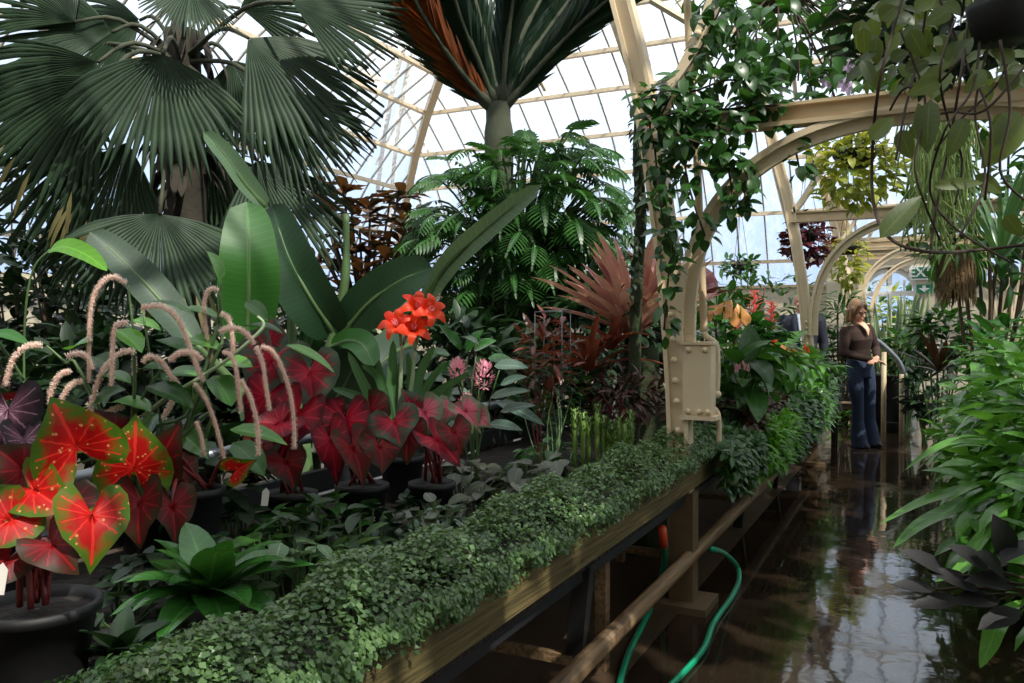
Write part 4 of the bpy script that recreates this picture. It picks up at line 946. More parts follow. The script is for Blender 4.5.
# fern-like tufts
def fern(label, base, n, L, mat, seed, elev=(.2, 1.2), droop=1.2, tilt=None, group=None, name='fern', lp=.16):
    R = random.Random(seed); base = V(base); t = thing(name, label, 'fern', base, group)
    for i in range(n):
        a = i * 2.399; e = elev[0] + (elev[1] - elev[0]) * R.random(); d = V((math.cos(a) * math.cos(e), math.sin(a) * math.cos(e), math.sin(e)))
        if tilt: d = unit(d + V(tilt))
        sd = perp(d); b = MB(); c = V(base); pts = [V(c)]; LL = L * rnd(R, .75, 1.1); m_ = 14
        for k in range(m_):
            d = Quaternion(sd, -droop / m_) @ d; c = c + d * (LL / m_); pts.append(V(c)); tt = (k + 1) / m_
            nn = sd.cross(d); l = LL * lp * math.sin(PI * min(.98, tt * .85 + .12))
            for s_ in (-1, 1): b.leaf(c, unit(sd * s_ + d * .35), nn, l, LL * .05, STRAP, 2, .3, .1)
        b.tube(pts, .0025, 4, False); b.build('frond', M[mat], t)
    return t
fern('light feathery fern next to the lime spikes', bp(556, 412, .9) + UP * .12, 16, .24, 'pilea', 31)
fern('small feathery fern beside the bronze mound', bp(568, 392, .98) + UP * .2, 14, .22, 'green', 32)
# lime spikes
for sx, pl, lab, sd_ in ((0, [(575, 424, 30), (583, 424, 22), (597, 422, 36), (589, 428, 20), (603, 428, 24)], 'group of upright lime green spikes behind the creeper', 1), (1, [(612, 436, 28), (619, 434, 34), (625, 436, 28), (631, 432, 40), (615, 440, 20), (608, 438, 18)], 'upright lime green spikes standing closest to the near column', 2)):
    R = random.Random(sd_); c = D(pl[2][0], pl[2][1], 4.05); t = thing('spike_moss', lab, 'spike plant', V((c.x, c.y, .575)))
    for px, py, h in pl:
        p = D(px, py + h / 2, 4.05 + rnd(R, -.08, .08)); b = MB(); H = h * 4.05 / F; b.tube([V((p.x, p.y, .58)), p, p + UP * H * .6, p + UP * H], [.006, .013, .015, .006], 6)
        for q in range(90):
            z = R.random() ** .8; a = q * 2.399; o = V((math.cos(a), math.sin(a), 0)); b.leaf(p + UP * H * z + o * .010, unit(o + UP * .9), o, .022, .008, LANCE, 2, .2)
        b.build('spike', M['spike'], t)
bush('copperleaf', 'dark bronze-red narrow-leaved plant at the foot of the near column', 'foliage plant', D(625, 440, 4.5) * 1, D(625, 397, 4.5), (.27, .2, .17), 330, .085, .022, 'bronze', 61, LANCE, stem='stemr', ns=8, sr=.005)
bush('copperleaf', 'small copper and green seedling beside the wire frame', 'foliage plant', bp(540, 405, .95), D(545, 355, 4.5), (.19, .15, .26), 110, .10, .03, 'brom2', 62, LANCE, stem='stemr', ns=6, sr=.004)
bush('foliage_plant', 'fine leafy plant between the wire frame and the bromeliads', 'foliage plant', bp(550, 430, .9), D(548, 395, 4.6), (.26, .2, .2), 260, .06, .03, 'green', 63, OVATE, ns=8, sr=.004)
t = thing('wire_frame', 'thin wire display frame standing among the seedlings', 'wire stand', bp(548, 420, .9))
b = MB(); W_ = [D(535, 312, 4.4), D(562, 310, 4.4), D(562, 408, 4.4), D(535, 408, 4.4)]
for a, c in ((0, 1), (1, 2), (3, 0)): b.tube([W_[a], W_[c]], .0025, 6)
for a, c in ((0, 1), (1, 2), (3, 0)): b.tube([W_[a] + V((0, .12, 0)), W_[c] + V((0, .12, 0))], .0025, 6)
for a in (0, 1): b.tube([W_[a], W_[a] + V((0, .12, 0))], .004, 6)
b.build('wires', M['steel'], t)
# plant tags
for i, (px, py, d, h, lab) in enumerate([(266, 500, 2.9, .05, 'white plant label stuck in the bench by the scarlet caladium pot'), (2, 584, 1.7, .05, 'white plant label at the bottom edge before the nearest pot')]):
    c = D(px, py, d); b = flat(); b.box((-.012, -.001, -.05), (.012, .001, 0)); i0 = b.v((-.012, -.001, 0)); i1 = b.v((.012, -.001, 0)); i2 = b.v((0, -.001, .014)); b.F.append((i0, i1, i2))
    o = b.build('plant_label', M['tagw'], None); o.location = c + UP * .03; o.rotation_euler = (-.2, .1, YAW + .2); tag(o, lab, 'plant label', 'plant labels')

# creeping mat along the bench edge
def creeper(name, label, y0, y1, x0, x1, n, seed, mat, h=.12, size=.017, hang=.35):
    R = random.Random(seed); b = MB()
    hsh = lambda y, x: .5 + .25 * math.sin(y * 7.3 + x * 3) + .25 * math.sin(y * 17.1 + x * 11 + seed)
    for _ in range(n):
        y = y0 + (y1 - y0) * R.random() ** 1.25
        if R.random() < hang:
            th = R.random(); p = V((x1 + .02 * math.sin(th * 3) + rnd(R, -.02, .012), y, BT + .07 - (.085 * hsh(y * 1.7, 2)) * th)); nrm = V((1, rnd(R, -.4, .4), .5))
        else:
            u = R.random(); x = x0 + (x1 - x0) * u; m_ = math.sin(PI * (.12 + .8 * u)) ; p = V((x, y, BT - .06 + (h * (.75 + .5 * hsh(y, x))) * m_ * 1.25 + .03 + rnd(R, -.03, .012))); nrm = V((u - .5, 0, 1)) + rdir(R) * .5
        d = rdir(R); d = unit(d - V(nrm).normalized() * d.dot(V(nrm).normalized()) * .8)
        s = size * rnd(R, .7, 1.25); b.leaf(p, d, nrm, s, s * .9, OVATE, 2, .3, .2)
    o = b.build(name, M[mat], None, ((x0 + x1) / 2, (y0 + y1) / 2, BT)); return tag(o, label, 'creeping plant', None, 'stuff')
creeper('creeping_fig', 'mat of tiny bright leaves creeping along the bench edge', .9, 4.4, -1.24, -.93, 27000, 71, 'mat', size=.0155, h=.13, hang=.22)
creeper('creeping_fig', 'darker creeping mat filling the lowest corner of the bench', .45, 1.3, -1.42, -1.05, 6500, 72, 'mat2', .06, .015, 0)
b = MB(); R = random.Random(73)
for y in [1 + .09 * i for i in range(40)]: b.tube(spline([V((rnd(R, -1.2, -1.0), y, .6)), V((rnd(R, -1.1, -1.0), y + .08, .70)), V((-.985, y + .14, .66))], 4), .004, 5)
o = b.build('creeper_stems', M['vinestem'], None, (-1.05, 2.7, .62)); tag(o, 'wiry brown stems under the creeping mat at the bench edge', 'creeping plant', None, 'stuff')

# ---------------------------------------------------------------- bromeliads
def brom(label, base, n, L, W, mat, seed, elev, droop=.55, tilt=None, group='red bromeliads'):
    return rosette('bromeliad', label, 'bromeliad', base, n, L, W, mat, seed, elev, prof(.16, .45), droop, group, .5, 8, 0.0, tilt)
bb = D(634, 340, 5.0)
brom('big pinkish red bromeliad rosette, largest of those left of the column', bb, 48, .66, .085, 'brom', 81, (.4, 1.4), .35, (-.25, -.1, .25))
brom('red bromeliad rosette pressed against the near column', D(660, 325, 5.1), 30, .5, .075, 'brom', 82, (.5, 1.45), .35)
brom('narrow bronze bromeliad below the big red one', D(590, 372, 4.8), 22, .42, .04, 'brom2', 83, (.4, 1.4), .7, (-.25, 0, 0))
brom('greenish bromeliad at the base of the big red one', D(612, 350, 4.9), 18, .4, .05, 'brom2', 84, (.2, 1.0), .8, (-.3, 0, 0))
t = thing('tree_stump', 'dark mossy stump that carries the red bromeliads', 'stump', V((bb.x, bb.y + .1, .0)))
b = MB(); b.tube(spline([V((bb.x, bb.y + .1, .0)), V((bb.x + .03, bb.y + .1, .7)), bb + V((0, .1, -.05))], 5), [.17, .15, .12], 12); b.build('stump_body', M['moss'], t)
t = thing('moss_pole', 'thin dark mossy trunk climbing up beside the near column', 'climbing stem', V((D(634, 320, 4.7).x, D(634, 320, 4.7).y, .575)))
b = MB(); b.tube(spline([t.location, D(636, 300, 4.7), D(641, 220, 4.65), D(638, 160, 4.6), D(640, 114, 4.5)], 6), [.035, .035, .032, .03, .03], 9); b.build('trunk', M['moss'], t)
R = random.Random(55); b = MB()
for _ in range(150):
    q = R.random(); p = D(636 + 5 * math.sin(q * 5), 114 + 200 * q, 4.6); o = rdir(R); b.leaf(p + o * .03, unit(o - UP * .3), UP, .05, .025, OVATE, 3, .5)
b.build('foliage', M['dkgreen'], t)
# ---------------------------------------------------------------- bench plants beyond the near column
def anthurium(label, c, rad, n, L, W, mat, seed, flowers, d, fmat='orange_fl', group=None):
    t = bush('anthurium', label, 'anthurium', V((c.x, c.y, .575)), c, rad, n, L, W, mat, seed, OVATE, group, ns=9, sr=.007, up=.15, droop=.9)
    R = random.Random(seed)
    for (px, py), s, m2 in flowers:
        p = D(px, py, d - .35); b = MB(); ax = unit(tocam(p) * .7 + UP * .8 + RT * rnd(R, -.4, .7)); b.heart(p, unit(UP * .8 + RT * rnd(R, -.8, .8)), ax, s, s * .85, .2, .25, px)
        o = b.build('flower', M[m2 or fmat], t); b = MB(); b.tube(spline([V((c.x, c.y, .65)), p.lerp(c, .4), p], 4), .005, 6); b.build('flower_stalk', M['stemg'], o)
        b = MB(); b.tube([p, p + unit(ax + UP) * s * .55], [.008, .004], 6); b.build('spadix', M['yelgr'], o)
    return t
def bed(px, py, d): return D(px, py, d)
anthurium('orange-flowered anthurium beyond the metal cover box', bed(728, 345, 5.7), (.38, .35, .3), 120, .2, .11, 'gloss2', 301, [((724, 311), .14, None), ((740, 318), .15, None), ((742, 368), .12, 'pink_fl'), ((707, 316), .1, None)], 5.7)
anthurium('broad-leaved anthurium whose big leaf hangs next to the bent pipe', bed(735, 372, 5.0), (.24, .26, .24), 46, .24, .12, 'green', 302, [], 5.0)
anthurium('green anthurium in the middle of the far bench with small red flowers', bed(765, 362, 6.8), (.36, .4, .24), 140, .19, .09, 'gloss', 303, [((772, 340), .12, 'red_fl'), ((758, 330), .11, None), ((786, 352), .12, None)], 6.8)
anthurium('bright green anthurium at the foot of the second column', bed(795, 366, 8.0), (.4, .4, .2), 150, .2, .09, 'gloss', 304, [((792, 351), .12, None), ((806, 350), .1, 'red_fl')], 8.0)
anthurium('dark anthurium at the far end of the bench before the man', bed(812, 372, 9.0), (.34, .4, .18), 120, .2, .09, 'green', 305, [], 9.0)
t = anthurium('burgundy-leaved anthurium showing behind the near column', bed(700, 312, 6.2), (.3, .25, .28), 20, .28, .12, 'burg', 306, [], 5.5)
t = rosette('guzmania', 'green bromeliad carrying a tall coral red flower spike', 'bromeliad', D(752, 352, 6.4), 18, .34, .045, 'gloss', 307, (.3, 1.3), STRAP, .9)
for k, (px, y0, y1) in enumerate(((753, 340, 291), (770, 345, 302), (735, 345, 308))):
    R = random.Random(k); b = MB(); p0, p1 = D(px, y0, 6.3), D(px + 2, y1, 6.3); b.tube([p0, p1], .008, 6)
    for q in range(26):
        a = q * 2.399; z = .35 + .65 * q / 26; p = p0.lerp(p1, z); b.leaf(p, unit(V((math.cos(a), math.sin(a), .7))), UP, rnd(R, .06, .12) * (1.25 - .5 * z), .03, LANCE, 3, .3)
    b.build('flower_spike', M['pinkred_fl'], t)
R = random.Random(310)
def trailing(label, y0, y1, n, L, W, mat, seed, zt=.72, x1=-.9, drop=.3, name='trailing_plant', pf=OVATE):
    R = random.Random(seed); yc = (y0 + y1) / 2; t = thing(name, label, 'trailing plant', V((x1 - .1, yc, .575))); b, s = MB(), MB()
    for _ in range(n):
        y = rnd(R, y0, y1); k = R.random(); p0 = V((x1 - .1 - .25 * R.random(), y, zt + .1 * R.random())); p1 = V((x1 + .05 + .05 * R.random(), y + rnd(R, -.08, .08), zt + .02)); p2 = p1 + V((rnd(R, -.02, .05), rnd(R, -.1, .1), -drop * rnd(R, .3, 1)))
        S = spline([p0, p1, p2], 5); s.tube(S, .003, 4, False)
        for q in S[2:]:
            for _2 in range(3): o = rdir(R); b.leaf(q, unit(o + V((.5, 0, -.2))), V((.6, -.2, 1)), L * rnd(R, .7, 1.2), W * rnd(R, .7, 1.2), pf, 3, .5)
    s.build('runners', M['stemg'], t); b.build('foliage', M[mat], t); return t
trailing('leafy green trailing plant under the cover box', 4.15, 5.0, 42, .06, .035, 'green', 320, .72, -.93, .25)
trailing('yellow-green ferny trailer hanging over the bench edge beyond the column', 5.0, 6.3, 46, .09, .03, 'lime', 321, .74, -.9, .3, 'trailing_fern', LANCE)
trailing('dark trailing mass over the middle of the far bench edge', 6.2, 7.6, 60, .08, .04, 'green', 322, .76, -.9, .36)
trailing('dark bronze trailing plant before the orange anthuriums', 4.9, 6.2, 40, .07, .035, 'bronze', 323, .86, -.98, .2)
trailing('green fern-like trailer at the far end of the bench', 7.5, 9.0, 56, .1, .035, 'gloss', 324, .78, -.9, .4, 'trailing_fern', LANCE)
trailing('last trailing plant on the bench in front of the woman', 8.9, 10.1, 46, .09, .04, 'dkgreen', 325, .8, -.92, .35)
# ---------------------------------------------------------------- far end of the path
YS = 12.6
sb = D(888, 378, 11.2)
t = thing('snake_plant', 'tall clump of upright striped sword leaves behind the woman', 'snake plant', V((sb.x, sb.y, 0)))
R = random.Random(41)
for i in range(46):
    p = sb + V((rnd(R, -.28, .28), rnd(R, -.2, .2), 0)); o = V((p.x - sb.x, (p.y - sb.y), 0)); b = MB(); b.leaf(p, unit(UP + o * rnd(R, .5, 1.4) + rdir(R) * .08), V((rnd(R, -1, 1), -1, .1)), rnd(R, .75, 1.28), .07, prof(.12, .35), 5, .12, .35); b.build('leaf', M['sans'], t)
b = MB(); b.lathe((sb.x, sb.y, 0), [(.001, 0), (.26, .0), (.32, .72), (.34, .74), (.3, .74), (.28, .7), (.001, .7)], 24); b.build('planter', M['pot'], t)
def farbush(px, py, d, w_, h, n, L, mat, lab, seed, **k):
    c = D(px, py, d); return bush('leafy_shrub', lab, 'shrub', V((c.x, c.y, 0)), c, (w_ * d / F / 2, w_ * d / F / 3, h * d / F / 2), n, L, L * .38, M and mat, seed, OVATE, None, 'stemg', 8, .012, **k)
farbush(862, 378, 12.0, 70, 80, 260, .2, 'dkgreen', 'dark leafy shrub close behind the woman', 330)
farbush(905, 352, 10.4, 44, 50, 160, .18, 'green', 'green shrub over the curved handrail', 331)
farbush(925, 390, 9.6, 46, 70, 200, .18, 'dkgreen', 'dark shrub at the turn of the path past the handrail', 332)
farbush(838, 432, 11.6, 40, 50, 130, .16, 'lime', 'sunlit green plant low beneath the small bench', 333)
farbush(940, 335, 8.6, 70, 70, 230, .2, 'green', 'green shrub under the hanging brown fibre mass', 334)
farbush(890, 410, 11.9, 50, 44, 160, .18, 'dkgreen', 'dark shrub behind the handrail posts', 335)
for i, (px, d, h) in enumerate(((872, 22, 60), (900, 24, 80), (915, 21, 50))):
    c = D(px, 318, d); bush('garden_shrub', ['pale shrub outside, seen through the doorway beside its middle bar', 'yellow-green shrub outside the arched doorway', 'low shrub outside at the doorway edge'][i], 'shrub', V((c.x, c.y, 0)), c, (.7, .5, 1.0), 160, .3, .14, 'yelgr' if i == 1 else 'green', 340 + i, stem='wood')
gr = flat(); gr.rows([[((XL - 30, YB + .3, -.02), (0, 0)), ((XR + 30, YB + .3, -.02), (1, 0))], [((XL - 30, YB + 60, -.02), (0, 1)), ((XR + 30, YB + 60, -.02), (1, 1))]]); o = gr.build('ground_outside', plain('pale_gravel', (170, 164, 140), .9, scale=2)); structure(o)
# cordyline
rosette('cordyline', 'reddish brown spiky cordyline among the green shrubs beyond the path', 'cordyline', D(938, 372, 7.6), 24, .42, .05, 'bronze', 345, (.3, 1.45), LANCE, .4)
# handrail with posts, planter, bench
t = thing('handrail', 'curved grey handrail on cream posts by the woman', 'handrail', D(900, 430, 9.9))
b = MB(); b.tube(spline([D(p[0], p[1], 9.9) for p in ((872, 338), (880, 343), (890, 352), (898, 361), (903, 372), (904, 384))], 5), .032, 10); b.build('rail', M['steel'], t)
for px, y0 in ((884, 352), (902, 374)):
    b = MB(); p = D(px, y0, 9.9); b.tube([p, V((p.x, p.y, 0))], .03, 10); b.build('post', M['cream2'], t)
p = atz(895, 432, 0)
t = thing('round_planter', 'dark round planter at the foot of the handrail posts', 'planter', V((p.x, p.y, 0)))
b = MB(); b.lathe((p.x, p.y, 0), [(.001, 0), (.15, 0), (.17, .13), (.18, .14), (.155, .14), (.15, .11), (.001, .11)], 24); b.build('tub', M['pot'], t)
b0 = atz(831, 446, 0); p0, p1 = D(829, 403, 9.7), D(868, 404, 9.7)
t = thing('low_bench', 'low wooden bench standing across the path behind the woman', 'bench', V(((p0.x + p1.x) / 2, p0.y, 0)))
b = flat(); b.box((p0.x, p0.y - .02, p0.z - .07), (p1.x + .05, p0.y + .3, p0.z)); b.build('seat', M['rail'], t)
for x in (p0.x + .05, p1.x):
    for y in (p0.y + .02, p0.y + .26): b = flat(); b.box((x - .025, y - .025, 0), (x + .025, y + .025, p0.z - .07)); b.build('leg', M['dkwood'], t)

# ---------------------------------------------------------------- right hand bed
bx = flat(); bx.box((.72, 1.0, 0), (2.2, 12.5, .42)); o = bx.build('planting_bed', M['dkwood'], None, (1.4, 6, 0)); tag(o, 'low raised planting bed under the glossy shrubs across the path', 'planting bed')
def rb(lab, c, rad, n, L, W, mat, seed, pf=LANCE, **k):
    return bush('glossy_shrub', lab, 'shrub', V((max(c[0], .85), c[1], .42)), V(c), rad, n, L, W, M and mat, seed, pf, 'glossy shrubs along the path' if 0 else None, 'stemg', 12, .009, **k)
rb('bushy glossy shrub leaning over the wet floor, nearest the camera', (.66, 3.15, .62), (.36, .5, .52), 330, .17, .07, 'gloss', 401, droop=.9)
rb('glossy shrub with sunlit upper leaves behind the nearest one', (.62, 4.2, .80), (.42, .6, .50), 330, .2, .08, 'gloss', 402, droop=.9)
rb('deep green glossy shrub in the middle of the bed', (.62, 5.5, .82), (.5, .7, .52), 330, .2, .08, 'gloss', 403, droop=.9)
rb('tall glossy shrub reaching up under the hanging baskets', (.85, 6.6, 1.0), (.6, .7, .6), 330, .2, .07, 'gloss2', 404, OVATE, droop=.9)
rb('broad-leaved shrub at the far end of the bed', (.75, 8.2, .85), (.55, .8, .6), 300, .22, .08, 'gloss', 405, OVATE, droop=.9)
rb('spreading glossy shrub covering the edge of the bed, its leaves near the wet floor', (.52, 4.75, .5), (.42, .9, .4), 420, .2, .085, 'gloss', 411, OVATE, droop=.9)
rb('spreading glossy shrub at the bed edge opposite the orange anthurium', (.5, 6.6, .55), (.42, .9, .42), 420, .2, .085, 'gloss', 412, OVATE, droop=.9)
rb('young glossy shrub low in front of the nearest one', (.68, 2.75, .45), (.28, .4, .35), 150, .17, .075, 'gloss2', 413, OVATE, droop=.9)
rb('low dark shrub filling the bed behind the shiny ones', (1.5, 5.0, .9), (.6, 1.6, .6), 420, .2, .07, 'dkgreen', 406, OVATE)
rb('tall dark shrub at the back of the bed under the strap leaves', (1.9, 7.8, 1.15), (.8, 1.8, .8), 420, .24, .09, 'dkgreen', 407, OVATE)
R = random.Random(408); t = thing('ginger_plant', 'plant with long narrow blades drooping over the wet path', 'ginger plant', V((.85, 3.9, .42))); b = MB()
for pts, W in (([(1010, 470, 4.0), (960, 490, 3.95), (920, 503, 3.9), (880, 524, 3.85)], .065), ([(1000, 480, 3.9), (960, 505, 3.8), (920, 525, 3.75), (893, 548, 3.7)], .08), ([(1020, 500, 3.6), (980, 540, 3.5), (960, 570, 3.45), (935, 582, 3.4)], .06), ([(1010, 440, 4.2), (960, 440, 4.2), (930, 452, 4.2), (905, 470, 4.2)], .05), ([(1024, 600, 3.2), (1000, 620, 3.1), (990, 645, 3.1), (980, 668, 3.1)], .08)):
    b.path_leaf([D(*p) for p in pts], W, UP + tocam(D(*pts[1])) * .5, LANCE, .2, 2, 5)
b.build('foliage', M['gloss'], t); s = MB()
for q in range(5): s.tube(spline([V((.85, 3.9 + q * .05, .42)), D(1020, 500 - q * 12, 3.8), D(1004, 476, 3.95)], 4), .007, 6)
s.build('stems', M['stemg'], t)
t = thing('dark_leaf_plant', 'plant with nearly black leaves low at the edge nearest the camera', 'foliage plant', V((.8, 2.4, .42))); b = MB(); s = MB()
for A, B, W in (((1000, 600), (960, 596), 22), ((980, 590), (940, 568), 22), ((950, 575), (912, 548), 20), ((960, 600), (918, 600), 20), ((990, 570), (960, 545), 22), ((1010, 560), (1000, 522), 26), ((1015, 585), (975, 575), 24), ((1020, 610), (984, 622), 24), ((1022, 540), (1004, 560), 22), ((935, 590), (900, 580), 16), ((1005, 575), (985, 552), 24)):
    p, q = D(*A, 2.5), D(*B, 2.45); b.leaf(p, q - p, tocam(p) + UP * .8, (q - p).length * 1.1, W * 2.5 / F, LANCE, 5, .3, .2); s.tube(spline([D(1090, 600, 2.5), p.lerp(D(1060, 585, 2.5), .4), p], 3), .004, 5)
b.build('foliage', M['blackleaf'], t); s.tube(spline([t.location, D(1110, 640, 2.5), D(1090, 600, 2.5)], 4), .008, 6); s.build('stems', M['vinestem'], t)

# ---------------------------------------------------------------- hanging plants
ZR = 4.2
def hanger(t, c, r, ztop=None):
    b = MB(); top = V((c.x, c.y, ztop or c.z + .9))
    for k in range(3): a = k * 2.1 + .4; b.tube([c + V((math.cos(a) * r, math.sin(a) * r, 0)), top], .0035, 5)
    b.tube([top, top + UP * (1.2 if ztop is None else .02)], .004, 5); b.build('hanging_wires', M['vinestem'], t)
def basket(lab, px, py, d, rpx, rad, n, L, W, mat, seed, hp=.7, pf=OVATE, name='hanging_basket', bowl='pot', below=.4, **k):
    c = D(px, py, d); r = rpx * d / F; t = thing(name, lab, 'hanging plant', c); R = random.Random(seed)
    b = MB(); b.lathe(c, [(.001, -r * hp), (r * .6, -r * hp), (r * .95, -r * .2), (r, 0), (r * .96, .0), (r * .9, -r * .1), (.001, -r * .12)], 20); b.build('basket', M[bowl], t)
    hanger(t, c, r * .95); q = c + V((0, 0, -below * rad[2] * d / F)); b = MB(); leaf_cloud(b, R, q, [x * d / F for x in rad], n, L, W, pf, **k); b.build('foliage', M[mat], t)
    s = MB()
    for _ in range(12): o = rdir(R); s.tube(spline([c, c + V((o.x * rad[0], o.y * rad[1], 6)) * (d / F) * .7, q + V((o.x * rad[0], o.y * rad[1], o.z * rad[2])) * (d / F) * .9], 4), .004, 5, False)
    s.build('stems', M['vinestem'], t); return t
basket('hanging basket of deep burgundy leaves behind the second column', 806, 232, 10.2, 14, (26, 26, 27), 330, .11, .07, 'burg', 501, below=.3)
basket('hanging basket with yellow-green leaves above the second arch', 855, 152, 6.6, 22, (48, 44, 44), 420, .11, .06, 'yelgr', 502, below=.35, droop=1.1, lo=-1)
basket('small hanging basket of dark green leaves before the back glass', 740, 264, 12.5, 9, (21, 20, 13), 150, .13, .06, 'green', 503, below=.2)
basket('hanging basket of yellowish green leaves behind the burgundy one', 848, 246, 11.4, 12, (21, 20, 32), 220, .15, .06, 'yelgr', 504, below=.4)
# overhead basket with the big vine
c = D(780, -2, 4.4); t = thing('hanging_basket', 'brown hanging basket at the top spilling a leafy green vine', 'hanging plant', c)
b = MB(); r = .17; b.lathe(c, [(.001, -.05), (r * .7, -.04), (r, .04), (r * 1.08, .12), (r * 1.0, .12), (.001, .08)], 24); b.build('basket', M['fibre'], t); hanger(t, c + UP * .12, r)
R = random.Random(510); b, s = MB(), MB()
for px, py, d in [(rnd(R, 690, 905), rnd(R, -10, 78), rnd(R, 3.9, 4.8)) for _ in range(250)] + [(rnd(R, 760, 870), rnd(R, 40, 105), rnd(R, 4.0, 4.6)) for _ in range(60)]:
    p = D(px, py, d); o = rdir(R); b.leaf(p, unit(V((o.x, o.y, -.25 + o.z * .4))), UP + rdir(R) * .6, rnd(R, .09, .15), rnd(R, .045, .075), OVATE, 4, .6, .2)
for _ in range(34):
    q = D(rnd(R, 690, 905), rnd(R, 0, 95), rnd(R, 4, 4.7)); s.tube(spline([c + UP * .1, c.lerp(q, .5) + UP * rnd(R, .02, .15), q, q - UP * rnd(R, .05, .2)], 4), .005, 5, False)
b.build('foliage', M['green'], t); s.build('runners', M['vinestem'], t)
t = thing('orchid', 'small lilac orchid flowers among the vine above the crossbeam', 'orchid', D(840, 70, 4.0))
b = MB(); b.tube(spline([D(846, 20, 4.05), D(848, 60, 4.0), D(842, 86, 3.98), D(826, 84, 3.98)], 5), .004, 6); b.build('flower_stem', M['stemg'], t)
for px, py in ((843, 84), (826, 82), (847, 66), (848, 88)):
    p = D(px, py, 3.97); b = MB()
    for k in range(5): a = k * 1.257 + px; b.leaf(p, unit(RT * math.cos(a) + UC * math.sin(a) + tocam(p) * .2), tocam(p), .04, .024, OVATE, 3, .4)
    b.build('flower', M['lilac_fl'], t)
# vine on the first crossbeam, brace and column
t = thing('climbing_vine', 'dark leafy vine twining over the nearest crossbeam and down the column', 'vine', V((-.95, 3.95, .6))); R = random.Random(520); b, s = MB(), MB()
RUN = [[(668, 250), (660, 200), (655, 150), (652, 120), (690, 112), (740, 108), (800, 104), (860, 100)], [(655, 128), (676, 86), (700, 50), (716, 18), (730, -12)], [(652, 122), (690, 140), (730, 152), (748, 175), (742, 205)], [(664, 330), (668, 280), (672, 240), (664, 190), (672, 150), (700, 120)], [(700, 118), (716, 150), (728, 168), (734, 212)], [(770, 106), (790, 130), (800, 172)], [(736, 20), (742, 60), (752, 100), (738, 132)], [(640, 100), (654, 90), (690, 92), (730, 80), (770, 90)], [(690, 105), (684, 150), (690, 190), (705, 236)]]
for ln in RUN:
    S = spline([D(p[0], p[1], 3.78 + rnd(R, -.08, .08)) for p in ln], 7); s.tube(S, .005, 5)
    for q in S:
        for _ in range(3): o = rdir(R); b.leaf(q + o * .03, unit(o + UP * -.3), UP + tocam(q) * .6, rnd(R, .05, .1), rnd(R, .03, .055), OVATE, 4, .6, .2)
for px, py, n in ((720, 120, 40), (745, 70, 50), (700, 105, 30), (735, 135, 22), (760, 95, 26), (722, 60, 24), (770, 50, 40), (750, 20, 40), (700, 180, 8), (735, 165, 10), (830, 60, 30), (668, 120, 16)):
    for _ in range(int(n * .36)): q = D(px + R.gauss(0, 15), py + R.gauss(0, 12), 3.85 + rnd(R, -.2, .2)); o = rdir(R); b.leaf(q, unit(o - UP * .5), UP + tocam(q) * .7, rnd(R, .06, .12), rnd(R, .035, .065), OVATE, 4, .6, .2)
b.build('foliage', M['green'], t); s.build('runners', M['vinestem'], t)
# near hanging plant with thick leaves
hd = 1.95; c = D(1002, 24, hd); t = thing('hanging_pot', 'black hanging pot with thick-leaved trailing stems, closest overhead', 'hanging plant', c)
b = MB(); b.lathe(c, [(.001, -.04), (.06, -.04), (.074, .03), (.078, .045), (.07, .045), (.001, .03)], 24); b.build('pot', M['pot'], t); hanger(t, c + UP * .05, .1)
R = random.Random(530); s, b = MB(), MB()
STM = [[(968, 20), (960, 80), (950, 140), (935, 215), (930, 260)], [(990, 40), (975, 110), (985, 180), (960, 236)], [(930, -20), (920, 50), (905, 110), (896, 160)], [(955, 20), (940, 70), (948, 120), (962, 160), (955, 205)], [(1000, 40), (1010, 110), (1000, 170), (1024, 200)], [(905, -10), (880, 80), (872, 160), (875, 210), (892, 240), (930, 252), (980, 250), (1030, 244)], [(960, 60), (930, 90), (905, 88), (890, 110)], [(980, 40), (972, 90), (945, 130), (930, 190), (955, 228), (1010, 262)], [(1015, 30), (1000, 80), (960, 120), (935, 150)], [(940, 0), (965, 60), (990, 120), (985, 200)], [(900, 30), (925, 100), (915, 170), (940, 240)], [(1030, 60), (985, 110), (950, 112), (915, 120)]]
for i, ln in enumerate(STM):
    S = spline([D(p[0], p[1], hd + rnd(R, -.12, .12)) for p in ln], 6); s.tube(S, .003 if i != 5 else .004, 6)
for A, B, W in (((965, 118), (948, 162), 26), ((928, 150), (920, 92), 30), ((930, 100), (922, 160), 34), ((880, 238), (930, 182), 30), ((932, 186), (1000, 178), 18), ((990, 130), (1016, 128), 44), ((1020, 112), (984, 176), 50), ((905, 70), (935, 58), 22), ((942, 80), (905, 95), 22), ((918, 84), (962, 52), 14), ((870, 140), (898, 110), 24), ((960, 40), (945, 70), 24), ((985, 70), (965, 95), 22), ((975, 175), (1010, 196), 22), ((910, 30), (925, 62), 26), ((890, 60), (912, 48), 20), ((900, 130), (912, 164), 26), ((1000, 90), (1024, 70), 26), ((880, 20), (900, 2), 26), ((950, 10), (925, 24), 26), ((985, 10), (1010, -6), 30), ((1015, 60), (990, 48), 22), ((930, 120), (905, 140), 24), ((955, 60), (975, 30), 24), ((862, 60), (880, 90), 22), ((1005, 215), (1024, 240), 22), ((898, 0), (870, 12), 22), ((915, 10), (940, -8), 24)):
    dd = hd + rnd(R, -.1, .1); p, q = D(*A, dd), D(*B, dd - .02); b.leaf(p, q - p, tocam(p) + UP * .25 + RT * rnd(R, -.6, .6), (q - p).length * .85, W * .72 * hd / F, OVATE, 7, .35, .18, .01, R.random() * 6, 2)
